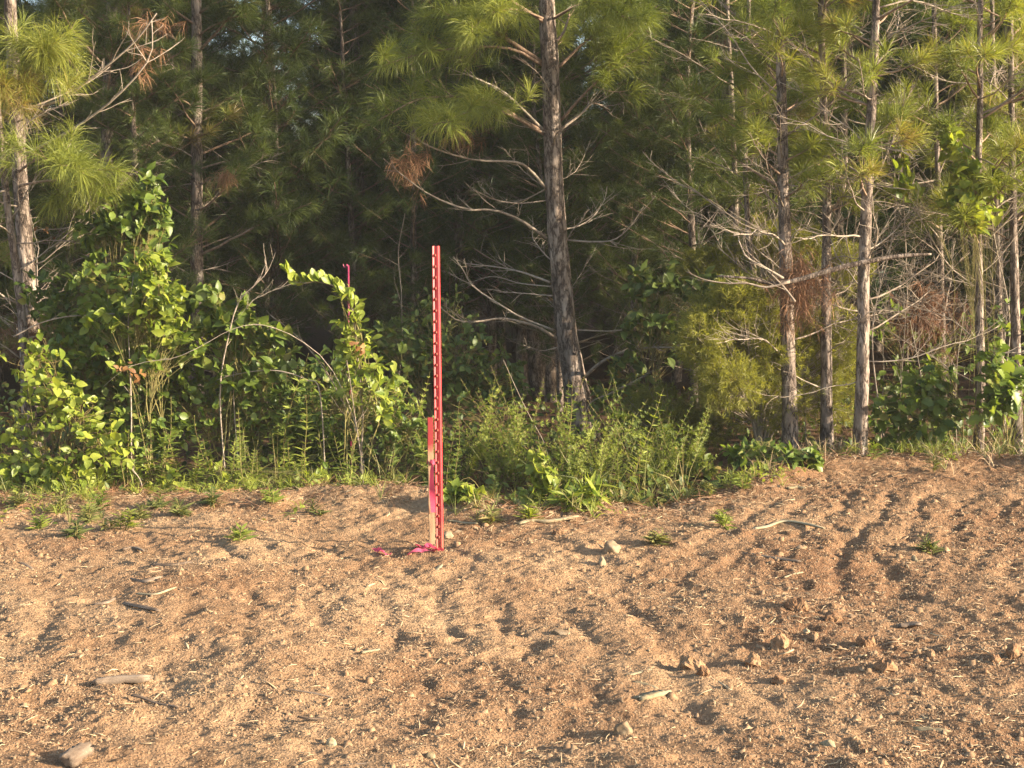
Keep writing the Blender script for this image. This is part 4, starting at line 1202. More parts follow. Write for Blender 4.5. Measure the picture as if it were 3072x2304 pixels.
feathery('feathery_shrub', 'large feathery olive shrub behind the right-hand pine trunks', (2280, 1400), 10.1,
         [(2110, 1010, -.35, 100, 100, 1.2), (2210, 900, -.3, 90, 90, 1.0), (2180, 1140, -.4, 120, 100, 1.3), (2290, 1060, -.15, 80, 120, 1.0), (2150, 960, 0, 120, 110, 1.2), (2250, 920, .1, 120, 120, 1.2), (2200, 1080, 0, 150, 120, 1.6), (2330, 1050, .1, 120, 130, 1.4), (2430, 1000, .2, 90, 130, 1.0), (2520, 1020, .2, 80, 130, 1.0), (2280, 1200, 0, 170, 110, 1.4), (2480, 1180, .2, 120, 120, 1.0)],
         3600, 'cedar', 1, sz=0.055, w=0.0034)
feathery('feathery_shrub', 'dim feathery shrub right of the leaning pine foot', (2020, 1420), 10.2,
         [(1980, 1250, 0, 130, 110, 1.0), (2080, 1280, 0, 130, 90, 1.0)], 900, 'cedar', 2)
feathery('feathery_shrub', 'tall thin feathery growth above the olive shrub', (2330, 1400), 11.2,
         [(2120, 790, 0, 110, 60, 1.0), (2300, 720, 0, 130, 80, 1.2), (2420, 760, 0, 110, 90, 1.0), (2540, 800, 0, 90, 90, .8)], 1500, 'cedar', 3)

# ------------------------------------------------------------------ weeds at the dirt edge
def weed_leaves(mb, P, n, ln, rs, t0=0.1, kind='lance', up=0.5, tint=0.0):
    T = nrm(np.gradient(P, axis=0)); m = len(P)
    t = t0 + (1 - t0) * rs.random(n) ** 0.8
    i = np.clip((t * (m - 1)).astype(int), 0, m - 1)
    q = rs.normal(size=(n, 3)); U = nrm(q - T[i] * (q * T[i]).sum(1, keepdims=True))
    D = nrm(U + T[i] * up)
    add_leaves(mb, kind, P[i], D, nrm(T[i] + rs.normal(0, .3, (n, 3)) + np.array([0.2, -.2, 0.3])), ln * (1.15 - 0.75 * t) * (0.7 + 0.5 * rs.random(n)), tint, 0.3, rs)


def weed(label, px, py, top_py, Y, kind, seed, group=None, mt='weed', name=None):
    """kinds: lance (narrow leaves up a stem), plume (many short upright plumes), spike (one feathery spike)"""
    rs = np.random.default_rng(6000 + seed)
    b = at(px, py, Y); b[2] = gz(b[0], Y)
    hgt = max(0.10, at(px, top_py, Y)[2] - b[2])
    root = empty(name or {'lance': 'tall_weed', 'plume': 'bushy_weed', 'spike': 'spike_weed'}[kind], b, label, 'weed', group)
    sb, lb = MB(), MB()
    ns = {'lance': rs.integers(2, 5), 'plume': rs.integers(5, 10), 'spike': rs.integers(2, 4)}[kind]
    for k in range(ns):
        f = 1.0 if k == 0 else 0.35 + 0.65 * rs.random()
        az = rs.random() * 6.283; sp_ = {'lance': 0.22, 'plume': 0.6, 'spike': 0.25}[kind]
        P = curve_dir(b + np.array([rs.normal(0, .012), rs.normal(0, .012), -0.02]), np.array([math.cos(az) * sp_, math.sin(az) * sp_, 1.0]), hgt * f * 1.1, 16, 0.25, 0.05, rs)
        tube(sb, P, np.linspace(0.0035, 0.0012, 16), 4, cap=False)
        if kind == 'lance':
            weed_leaves(lb, P, int(20 + 70 * hgt * f), 0.10, rs, 0.25)
        elif kind == 'plume':
            weed_leaves(lb, P, int(40 + 260 * hgt * f), 0.050, rs, 0.10, up=0.9)
            for q in range(4):
                m = rs.integers(5, 12)
                S = curve_dir(P[m], nrm(P[m] - P[m - 1] + rs.normal(0, .5, 3)), hgt * f * 0.34, 7, 1.0, 0.04, rs)
                tube(sb, S, np.linspace(0.0018, 0.0008, 7), 3, cap=False)
                weed_leaves(lb, S, int(20 + 90 * hgt * f), 0.036, rs, 0.05, up=0.9)
        else:
            weed_leaves(lb, P, int(80 + 260 * hgt * f), 0.05, rs, 0.15, up=0.7)
    sb.build('stem', M['stem'], root, b, kind='stuff')
    lb.build('foliage', M[mt], root, b, kind='stuff')
    return root


WEEDS = [
    ('lance', 470, 1460, 1180, 9.0, 'tall narrow-leaved weed in front of the left shrubs, branching top'),
    ('lance', 560, 1450, 1290, 9.0, 'narrow-leaved weed right of the tall branching weed'),
    ('lance', 640, 1440, 1190, 9.3, 'shaded narrow-leaved weed behind the feathery spike'),
    ('spike', 745, 1480, 1205, 8.9, 'pale feathery green spike standing alone left of centre'),
    ('spike', 780, 1475, 1310, 8.95, 'shorter feathery spike beside the tall pale one'),
    ('lance', 1050, 1450, 1310, 9.0, 'bright bushy-topped weed left of the red post'),
    ('lance', 830, 1240, 1040, 9.4, 'dark narrow-leaved weed among the left thicket'),
    ('lance', 990, 1400, 1150, 9.5, 'shaded slim weed under the arching sprig'),
    ('plume', 1390, 1420, 1085, 9.4, 'bushy green weed just right of the red post'),
    ('plume', 1600, 1420, 1095, 9.5, 'tall bushy weed in front of the leaning pine foot, left one'),
    ('plume', 1745, 1420, 1150, 9.2, 'sunlit bushy weed directly below the leaning pine'),
    ('plume', 1960, 1420, 1080, 9.5, 'spreading spiky weed lit in front of the dark hollow'),
    ('plume', 1980, 1450, 1290, 9.2, 'low spiky weed below the spreading one'),
    ('spike', 1480, 1520, 1400, 8.6, 'small fine-leaved weed at the dirt edge right of the post'),
    ('spike', 1540, 1540, 1470, 8.4, 'short yellow-green weed tuft at the dirt edge'),
    ('lance', 1610, 1500, 1320, 8.8, 'bright narrow-leaved weed below the leaning pine'),
    ('plume', 1690, 1480, 1290, 8.9, 'finely leaved weed between the narrow weed and the seedling'),
    ('lance', 1850, 1490, 1360, 9.0, 'slender weed at the right end of the weedy patch'),
    ('lance', 1700, 1470, 1220, 9.2, 'long-bladed weed behind the heart-leaved seedling'),
    ('plume', 1500, 1440, 1200, 9.3, 'dense dark bushy weed between post and leaning pine'),
    ('lance', 1290, 1440, 1270, 9.2, 'dim weed directly behind the wooden stake'),
    ('plume', 2120, 1480, 1330, 9.5, 'dark low weed on the bank left of the right-hand pines'),
    ('lance', 2540, 1420, 1330, 9.5, 'grassy weed between the slim pine and pale trunk'),
    ('lance', 2620, 1425, 1345, 9.4, 'small grassy weed at the foot of the pale lit trunk'),
    ('plume', 20, 1400, 1300, 9.1, 'fine green weed at the very left edge'),
    ('spike', 150, 1330, 1120, 8.8, 'hanging fine-leaved green spray in the bramble'),
    ('lance', 1160, 1460, 1330, 9.1, 'narrow weed in the dark bush left of the post'),
    ('plume', 1560, 1450, 1110, 9.25, 'tall plumed weed with upright tips left of the leaning pine'),
    ('lance', 1660, 1450, 1150, 9.05, 'narrow-leaved weed hiding the foot of the leaning pine, left side'),
    ('plume', 1800, 1450, 1160, 9.15, 'plumed weed right of the leaning pine foot'),
    ('lance', 1880, 1460, 1170, 9.0, 'mid-height narrow weed left of the spreading spiky weed'),
    ('plume', 2050, 1450, 1190, 9.4, 'plumed weed right of the spreading spiky weed'),
    ('spike', 1350, 1470, 1210, 8.9, 'spiky upright weed close behind the red post'),
    ('lance', 690, 1470, 1290, 9.0, 'leafy weed stem left of the pale feathery spike'),
    ('lance', 380, 1460, 1260, 8.95, 'slim weed at the foot of the brown dry stalk'),
    ('lance', 900, 1450, 1200, 9.2, 'slim upright weed between left thicket and bushy-topped weed'),
    ('lance', 870, 1470, 1330, 9.1, 'slim weed left of the bushy-topped weed'),
]
for k, (kd, px, py, tp, yy, lab) in enumerate(WEEDS):
    weed(lab, px, py, tp, yy, kd, k)
SMALL = [(120, 1590, 8.0), (265, 1570, 8.15), (330, 1600, 7.8), (370, 1600, 7.85), (420, 1560, 8.2), (540, 1550, 8.2), (720, 1630, 7.6), (950, 1545, 8.3), (2785, 1660, 7.4), (2170, 1580, 8.0), (1960, 1640, 7.55), (2120, 1500, 8.8), (2230, 1470, 8.9), (60, 1530, 8), (180, 1540, 8), (300, 1535, 8), (480, 1530, 8), (640, 1520, 8), (820, 1515, 8), (230, 1620, 8), (1480, 1570, 8), (1580, 1565, 8), (2800, 1420, 8)]
LAB = ['small weed sprout on bare dirt at far left', 'green weed clump on dirt below the bramble, left one', 'green weed clump on dirt below the bramble, middle one', 'green weed clump on dirt below the bramble, right one',
       'little weed beside the right-hand weed clump', 'low weed on the dirt lip left of centre', 'flat grassy weed on bare dirt left of post', 'little weed at the dirt lip left of the post', 'tiny lone weed on the dirt at right', 'small grass sprout on the bank, lower one',
       'tiny green sprout right of the grey stone', 'seedling sprout at the foot of the bank', 'seedling sprout on the bank edge', 'low weed spilling on to the dirt at the left edge', 'low weed on the lip under the bramble', 'low weed above the middle weed clump', 'low weed on the lip above the little weed',
       'small plant on the dirt lip below the feathery spike', 'small plant on the lip left of the pale stem', 'thin sprout on dirt left of the weed clumps', 'small sprout by the pale root right of the post', 'little sprout below the heart-leaved seedling', 'small sprout at the top of the bank, right']
for k, (px, py, yy) in enumerate(SMALL):
    gx_, gy_ = gpx(px, py)
    weed(LAB[k], px, py, py - (75 if k in (1, 2, 3) else 62 if k > 12 else 30 if k >= 8 else 42), gy_, 'lance', 100 + k, 'small weeds on the bare dirt', name='small_weed', mt='grass' if k % 3 else 'weed')

# low undergrowth and grass along the edge and under the trees
rs = np.random.default_rng(21)
mb = MB(); n = 15000
x = (rs.random(n) * 2 - 1) * 4.6; yo = rs.random(n) ** 1.4 * 3.6
y = edge_y(x) + 0.10 + yo
prob = np.clip(0.55 + 0.6 * vnoise(x * 1.4, y * 1.4, seed=71), 0.08, 1) * np.where(x > 1.2, 0.5, 1.0)
k = rs.random(n) < prob
x, y, yo = x[k], y[k], yo[k]; n = len(x)
hh = (0.03 + 0.36 * sstep(0.0, 1.2, yo)) * rs.random(n) * np.where((x > 1.0), 0.6, 1.0)
P = np.stack([x, y, h_base(x, y) + 0.01 + hh], -1)
add_leaves(mb, 'ovate', P, rs.normal(size=(n, 3)) + np.array([0, -0.2, 0.2]), np.array([0.25, -0.3, 0.9]) + rs.normal(0, 0.4, (n, 3)), 0.03 + 0.045 * rs.random(n), 0.0, 0.5, rs)
tag(mb.build('undergrowth', M['leaf_low'], kind='stuff', smooth=True), 'low leafy undergrowth along the edge of the wood', 'undergrowth')
mb = MB(); n = 520
x = (rs.random(n) * 2 - 1) * 4.2; y = edge_y(x) + rs.normal(0.25, 0.35, n)
k = (vnoise(x * 2.2, y * 2.2, seed=72) > -0.15); x, y = x[k], y[k]; n = len(x)
needles(mb, np.stack([x, y, h_base(x, y) + 0.02], -1), np.array([0, 0, 1.0]) + rs.normal(0, .15, (n, 3)), 10, 0.13, 0.0040, amin=5, amax=50, droop=0.55, shoot=0.03, tint=0.1, tvar=0.4, rs=rs)
tag(mb.build('grass', M['grass'], kind='stuff'), 'thin grass tufts where dirt meets undergrowth', 'grass')

mb = MB(); n = 300
x = 1.5 + rs.random(n) * 2.8; y = edge_y(x) + rs.normal(0.18, 0.25, n)
k = (vnoise(x * 2.6, y * 2.6, seed=73) > -0.25); x, y = x[k], y[k]; n = len(x)
needles(mb, np.stack([x, y, h_base(x, y) + 0.02], -1), np.array([0, 0, 1.0]) + rs.normal(0, .25, (n, 3)), 5, 0.17, 0.0034, amin=5, amax=55, droop=0.5, shoot=0.03, tint=0.4, tvar=0.4, rs=rs)
tag(mb.build('dry_grass', M['litter'], kind='stuff'), 'dry straw-coloured grass along the top of the right bank', 'grass')

mb = MB(); n = 2600
x = (rs.random(n) * 2 - 1) * 4.0; y = edge_y(x) + rs.normal(0.05, 0.22, n)
add_leaves(mb, 'tiny', np.stack([x, y, h_all(x, y) + 0.008], -1), rs.normal(size=(n, 3)) * np.array([1, 1, .25]), np.array([0, 0, 1.0]) + rs.normal(0, 0.5, (n, 3)), 0.018 + 0.035 * rs.random(n), 0.0, 0.5, rs)
tag(mb.build('dead_leaf_litter', M['litter'], kind='stuff'), 'brown dead leaves lying where the dirt meets the plants', 'litter')
x = (rs.random(1500) * 2 - 1) * 4.2; y = edge_y(x) + rs.normal(0.02, 0.25, 1500)
mb = MB(); needles(mb, np.stack([x, y, h_all(x, y) + 0.012], -1), rs.normal(size=(1500, 3)) * np.array([1, 1, .15]), 5, 0.14, 0.0022, amin=2, amax=35, droop=0.1, shoot=0.05, tint=0.2, tvar=0.4, rs=rs)
tag(mb.build('fallen_pine_straw', M['straw'], kind='stuff'), 'fallen brown pine straw along the dirt edge', 'litter')

mb = MB(); n = 300
x = (rs.random(n) * 2 - 1) * 3.6; y = edge_y(x) + 0.15 + 0.8 * rs.random(n)
k = vnoise(x * 1.8, y * 1.8, seed=77) > 0.15; x, y = x[k], y[k]; n = len(x)
needles(mb, np.stack([x, y, h_base(x, y) + 0.02], -1), np.array([0, 0, 1.0]) + rs.normal(0, .2, (n, 3)), 5, 0.42, 0.0038, amin=3, amax=45, droop=0.55, shoot=0.04, tint=0.2, tvar=0.45, rs=rs)
tag(mb.build('tall_grass', M['grass'], kind='stuff'), 'long thin arching grass blades among the weeds', 'grass')
# patches of creeping weeds that spill out over the dirt lip
n = 5200; x = (rs.random(n) * 2 - 1) * 3.8; y = edge_y(x) + 0.18 - np.abs(rs.normal(0, 0.34, n))
pm = vnoise(x * 1.9, y * 2.6, seed=75) + 0.35 * vnoise(x * 6, y * 6, seed=76) + 0.25 * (1 - sstep(-0.8, 0.8, x)) - 0.55 * sstep(0.1, 0.8, edge_y(x) - y)
k = pm > 0.12; x, y = x[k], y[k]; n = len(x)
mb = MB(); P = np.stack([x, y, h_all(x, y) + 0.008 + 0.06 * rs.random(n) ** 2], -1)
add_leaves(mb, 'ovate', P[::2], rs.normal(size=(len(P[::2]), 3)) + np.array([0, -.2, .5]), np.array([0.3, -0.3, 0.9]) + rs.normal(0, .4, (len(P[::2]), 3)), 0.015 + 0.030 * rs.random(len(P[::2])), 0.1, 0.4, rs)
needles(mb, P[1::5] * np.array([1, 1, 1]), np.array([0, 0, 1.0]) + rs.normal(0, .3, (len(P[1::5]), 3)), 7, 0.10, 0.0036, amin=8, amax=60, droop=0.6, shoot=0.02, tint=0.2, tvar=0.4, rs=rs)
tag(mb.build('creeping_weeds', M['weed'], kind='stuff'), 'low creeping weeds spilling from the undergrowth on to the dirt', 'weeds')

# dry leaves caught in the shrubs
for lab, px, py, yy, nn in (('bunch of withered orange leaves on a left shrub', 400, 1110, 9.05, 12), ('withered yellow-brown leaves on the glossy-leaved shrub', 1090, 1045, 9.05, 8), ('few golden leaves near the left pine', 130, 690, 10.0, 5)):
    c = at(px, py, yy); root = empty('withered_leaves', c, lab, 'leaves')
    rs = np.random.default_rng(px)
    for k in range(nn):
        d = rs.normal(size=(1, 3)) + np.array([[0, 0, -0.6]]); nv = np.array([[0.5, -0.6, 0.4]]) + rs.normal(0, .3, (1, 3))
        Xv, Yv, Zv = leaf_frames(d, nv); s = 0.045 * (0.7 + 0.6 * rs.random()); p = rs.normal(0, 0.04, 3) * np.array([1.3, .6, .7])
        o = bpy.data.objects.new('leaf', leaf_mesh('ovate', 'leaf_dead', int(rs.integers(0, 3)))); COL.objects.link(o); o.parent = root
        o.matrix_local = Matrix([[Xv[0, r_] * s, Yv[0, r_] * s, Zv[0, r_] * s, p[r_]] for r_ in range(3)] + [[0, 0, 0, 1]])

# ------------------------------------------------------------------ the red post, the stake and the ribbons
def prism(profile, z0, z1, bevel=0.0):
    """closed profile (x, y) extruded in z: verts, faces"""
    n = len(profile); pr = np.array(profile, float)
    V = np.vstack([np.c_[pr, np.full(n, z0)], np.c_[pr, np.full(n, z1)]])
    F = []
    for k in range(n):
        q = (k + 1) % n
        F += [(k, q, n + q), (k, n + q, n + k)]
    return V, F


px_b, py_b = 1321, 1652
bx, by = gpx(px_b, py_b)
bz = gz(bx, by)
top = at(1309, 738, by)
H = top[2] - bz
root = empty('steel_fence_post', (bx, by, bz), 'red steel T-post standing upright at the edge of the dirt', 'post')
root.rotation_euler = (0, math.atan2(top[0] - bx, H), 0)
# section as seen here: a flange turned to the sun on the left, the studded rib and stem on the right
t = 0.0035
prof = [(-.0185, -.0085), (-.0065, .0025), (-.0055, -.0030), (.0075, -.0062), (.0112, -.0015), (.0165, .0080), (.0140, .0105), (.0050, .0060), (-.0075, .0080), (-.0215, -.0060)]
me = bpy.data.meshes.new('shaft')
import bmesh
bm = bmesh.new()
V, F = prism(prof, -0.12, H)
vs = [bm.verts.new(v) for v in V]
n = len(prof)
for k in range(n):
    q = (k + 1) % n
    bm.faces.new((vs[k], vs[q], vs[n + q], vs[n + k]))
bm.faces.new(vs[n:]); bm.faces.new(vs[:n][::-1])
bmesh.ops.recalc_face_normals(bm, faces=bm.faces)
bmesh.ops.bevel(bm, geom=[e for e in bm.edges if e.calc_length() > 0.5], offset=0.0008, segments=2, affect='EDGES')
bm.to_mesh(me); bm.free(); me.materials.append(M['red'])
o = bpy.data.objects.new('shaft', me); COL.objects.link(o); o.parent = root
bm = bmesh.new()
bmesh.ops.create_cube(bm, size=1.0)
for v in bm.verts:
    k = 0.62 if v.co.y < 0 else 1.0
    v.co = Vector((v.co.x * 0.0105 * k, v.co.y * 0.010, v.co.z * 0.0165 * k))
bmesh.ops.bevel(bm, geom=bm.edges[:], offset=0.0012, segments=1, affect='EDGES')
stud = bpy.data.meshes.new('stud'); bm.to_mesh(stud); bm.free(); stud.materials.append(M['red_dark'])
k, z = 0, H - 0.046
while z > 0.02:
    o = bpy.data.objects.new('stud', stud); COL.objects.link(o); o.parent = root
    o.location = (-0.0060 + random.gauss(0, 0.0004), -0.0062, z + random.gauss(0, 0.0006)); o.rotation_euler = (0, random.gauss(0, 0.05), R(12)); z -= 0.054

# wooden stake just behind and to the left
sx, sy = gpx(1296, 1632)
sz = gz(sx, sy)
Hs = at(1297, 1252, sy)[2] - sz
root = empty('survey_stake', (sx, sy, sz), 'wooden survey stake with red-painted top beside the red post', 'stake')
root.rotation_euler = (0, R(-0.6), R(14))
me = bpy.data.meshes.new('lath'); bm = bmesh.new()
bmesh.ops.create_cube(bm, size=1.0)
for v in bm.verts:
    v.co = Vector((v.co.x * 0.029, v.co.y * 0.011, (v.co.z + 0.5) * (Hs + 0.08) - 0.08))
bmesh.ops.subdivide_edges(bm, edges=[e for e in bm.edges if e.calc_length() > 0.3], cuts=14)
for v in bm.verts:
    v.co.x += 0.0012 * math.sin(v.co.z * 23) + random.gauss(0, 0.0004)
    v.co.y += 0.0015 * math.sin(v.co.z * 9)
bmesh.ops.bevel(bm, geom=[e for e in bm.edges if abs((e.verts[0].co - e.verts[1].co).normalized().z) > 0.8], offset=0.001, segments=1, affect='EDGES')
bm.to_mesh(me); bm.free(); me.materials.append(M['stake'])
o = bpy.data.objects.new('lath', me); COL.objects.link(o); o.parent = root


def strip(P, Wv, wd):
    """ribbon along P, width vectors Wv"""
    P = np.asarray(P); n = len(P)
    V = np.stack([P - Wv * wd / 2, P + Wv * wd / 2], 1).reshape(-1, 3)
    F = []
    for k in range(n - 1):
        a_ = 2 * k
        F += [(a_, a_ + 1, a_ + 3), (a_, a_ + 3, a_ + 2)]
    return V, F


# ribbon tied round the stake: band, knot, tail
zb = at(1300, 1385, sy)[2] - sz
root = empty('flagging_ribbon', (sx, sy, sz + zb), 'pink flagging ribbon tied round the wooden stake, tail hanging', 'ribbon')
th = np.linspace(0, 2 * math.pi, 25)
P = np.stack([0.0225 * np.sign(np.cos(th)) * np.abs(np.cos(th)) ** 0.5, 0.0085 * np.sign(np.sin(th)) * np.abs(np.sin(th)) ** 0.5, 0.008 * np.sin(th * 2)], -1)
mb = MB(); mb.add(*strip(P, np.array([[0, 0, 1.0]]) + 0.2 * np.random.default_rng(1).normal(size=(25, 3)), 0.014)); mb.build('band', M['pink'], root, smooth=True)
mb = MB()
for q in range(3):
    P = np.array([(0.004 + 0.012 * math.sin(a_) * (1 if q else -1), -0.012 - 0.008 * math.cos(a_), 0.010 * math.sin(2 * a_ + q)) for a_ in np.linspace(0, 6.28, 14)])
    mb.add(*strip(P, np.array([[0.3, 0.2, 1.0]]), 0.008))
mb.build('knot', M['pink'], root, smooth=True)
tail = at(1300, 1535, sy)[2] - (sz + zb)
zz = np.linspace(-0.006, tail, 22)
P = np.stack([0.006 + 0.004 * np.sin(zz * 16), -0.016 - 0.007 * np.abs(np.sin(zz * 9)), zz], -1)
Wv = nrm(np.stack([np.cos(0.35 * np.sin(zz * 15)), 0.5 * np.sin(zz * 19), 0 * zz], -1))
wd = np.interp(np.linspace(0, 1, 22), [0, 0.15, 0.5, 1], [0.010, 0.022, 0.030, 0.028])[:, None]
mb = MB(); mb.add(*strip(P, Wv * wd, 1.0)); mb.build('tail', M['pink'], root, smooth=True)


def ribbon_scrap(label, pts, wd, seed):
    rs = np.random.default_rng(seed)
    G = [gpx(*p) for p in pts]
    P = resample(np.array([(gx_, gy_, gz(gx_, gy_) + 0.016) for gx_, gy_ in G]), 18)
    P[:, 2] = h_all(P[:, 0], P[:, 1]) + 0.007 + 0.009 * np.abs(np.sin(np.linspace(0, 17, 18) + seed)) + rs.normal(0, 0.0015, 18)
    T = nrm(np.gradient(P, axis=0)); Wv = nrm(np.cross(T, np.array([0, 0, 1.0])) + np.array([0, 0, 1.0]) * np.sin(np.linspace(0, 7, 18) + seed)[:, None] * 0.8)
    mb = MB(); mb.add(*strip(P, Wv, wd)); tag(mb.build('ribbon_scrap', M['pink'], None, P[0], smooth=True), label, 'ribbon', 'pink ribbon scraps on the dirt')


ribbon_scrap('crumpled pink ribbon on the dirt at the foot of the post', [(1245, 1648), (1270, 1660), (1290, 1655), (1318, 1672)], 0.030, 1)
ribbon_scrap('pink ribbon strip pressed flat just left of the post', [(1225, 1678), (1255, 1672), (1290, 1670), (1330, 1664)], 0.024, 2)
ribbon_scrap('small pink ribbon scrap lying farthest left of the post', [(1125, 1655), (1145, 1665), (1168, 1672)], 0.030, 3)

# pink stake further back
c = at(1045, 796, 9.75); zg = gz(c[0], 9.75)
root = empty('pink_stake', (c[0], 9.75, zg), 'thin dark pink stake standing behind the bright sprig', 'stake')
mb = MB(); tube(mb, np.array([(0, 0, -0.1), (0.004, 0, 0.5), (-0.003, 0, 1.0), (0, 0, c[2] - zg)]), [0.0068] * 4, 8); mb.build('rod', M['pinkpaint'], root)
P = resample(np.array([(0.0, -0.004, c[2] - zg - 0.004), (-0.012, -0.006, c[2] - zg + 0.004), (-0.022, -0.004, c[2] - zg - 0.012), (-0.034, -0.002, c[2] - zg + 0.006)]), 12)
mb = MB(); mb.add(*strip(P, np.array([[0, 0.5, 1.0]]), 0.012)); mb.build('ribbon', M['pinkpaint'], root)

# ------------------------------------------------------------------ clods, stones, wood on the dirt
def blob(name, label, cat, px, py, wpx, hpx, mt, seed, sharp=0.5, group=None, sub=4):
    rs = np.random.default_rng(8000 + seed)
    x_, y_ = gpx(px, py + hpx * 0.35); s = y_ / FPX
    bm = bmesh.new()
    for k in range(26):
        q = rs.normal(size=3); q /= np.linalg.norm(q)
        bm.verts.new(q * (0.75 + 0.35 * rs.random()))
    bmesh.ops.convex_hull(bm, input=bm.verts[:])
    for v in [v for v in bm.verts if not v.link_faces]:
        bm.verts.remove(v)
    bmesh.ops.triangulate(bm, faces=bm.faces[:])
    bmesh.ops.subdivide_edges(bm, edges=bm.edges[:], cuts=sub, use_grid_fill=True)
    A = np.array([v.co[:] for v in bm.verts])
    N = nrm(A)
    dsp = 0.11 * vnoise(A[:, 0] * 2.6 + seed, A[:, 1] * 2.6, A[:, 2] * 2.6, seed=1) + 0.06 * vnoise(A[:, 0] * 6, A[:, 1] * 6 + seed, A[:, 2] * 6, seed=2) + 0.035 * vnoise(A[:, 0] * 14, A[:, 1] * 14, A[:, 2] * 14 + seed, seed=3)
    A = A + N * (dsp * sharp * 2)[:, None]
    A[:, 0] *= wpx * s / 2; A[:, 1] *= wpx * s / 2 * (0.7 + 0.4 * rs.random()); A[:, 2] *= hpx * s * 0.62
    A[:, 0] *= 1 - 0.3 * np.clip(A[:, 2] / (hpx * s), 0, 1)
    for v, a_ in zip(bm.verts, A):
        v.co = a_
    me = bpy.data.meshes.new(name); bm.to_mesh(me); bm.free(); me.materials.append(M[mt])
    if sharp < 0.35:
        me.polygons.foreach_set('use_smooth', np.ones(len(me.polygons), bool))
    o = bpy.data.objects.new(name, me); COL.objects.link(o)
    o.location = (x_, y_, gz(x_, y_) + hpx * s * 0.12)
    o.rotation_euler = (0, 0, rs.random() * 0.6 - 0.3)
    return tag(o, label, cat, group)


CL = 'earth clods on the dirt'
for k, (px, py, w_, h_, lab) in enumerate((
        (2390, 1818, 74, 60, 'largest pointed red earth clod on the right'), (2497, 1858, 62, 36, 'two-lobed dark clod just right of the pointed clod'),
        (2340, 1932, 72, 56, 'crumbly clod below the pointed red clod'), (2262, 1972, 64, 56, 'crumbly clod lower left of the pointed clod'),
        (2080, 1985, 120, 76, 'broad crumbling earth lump at centre right'), (2600, 1930, 66, 50, 'dark crumbly clod in the middle of the clod row'),
        (2655, 2000, 84, 56, 'wide clod at the lower right of the clod group'), (3040, 1962, 76, 56, 'clod at the right edge of the picture'),
        (2732, 1992, 30, 30, 'small clod right of the wide clod'), (2340, 2047, 54, 32, 'low clod below the clod group'),
        (2110, 2030, 44, 40, 'small clod under the broad earth lump'), (2985, 1985, 46, 34, 'small clod left of the right-edge clod'),
        (2480, 1625, 34, 22, 'small round clod on the bank shadows'), (2440, 1915, 40, 28, 'small clod behind the clod row'),
        (2790, 1968, 34, 26, 'little clod between the wide and right-edge clods'), (1675, 1600, 40, 24, 'dark clod at the dirt edge below the weeds'))):
    blob('earth_clod', lab, 'clod', px, py, w_, h_, 'clod', k, 0.8, CL)
for k, (px, py, w_, h_, mt, lab) in enumerate((
        (1868, 2188, 74, 52, 'stone', 'tan rounded stone in a dug patch at bottom centre'), (1832, 1648, 66, 48, 'stone', 'grey-brown knobby stone right of the post'),
        (1806, 1688, 34, 34, 'stone', 'small yellowish stone below the knobby one'), (1342, 1600, 46, 26, 'stone', 'pale stone on the dirt just behind the post'),
        (2482, 2236, 62, 26, 'wood_pale', 'pale yellow flat stone at lower right'), (992, 2212, 40, 34, 'wood_pale', 'pale knotty lump at bottom left of centre'),
        (1292, 2258, 38, 28, 'wood_pale', 'pale lump near the bottom edge, centre'), (1682, 1906, 64, 24, 'stone', 'low pale crusty stone in mid dirt'),
        (2745, 1678, 28, 26, 'wood_pale', 'pale little stone beside the tiny lone weed'), (2420, 1905, 26, 24, 'wood_pale', 'tiny pale stone above the clod row'))):
    blob('stone', lab, 'stone', px, py, w_, h_, mt, 40 + k, 0.3, 'stones on the dirt')


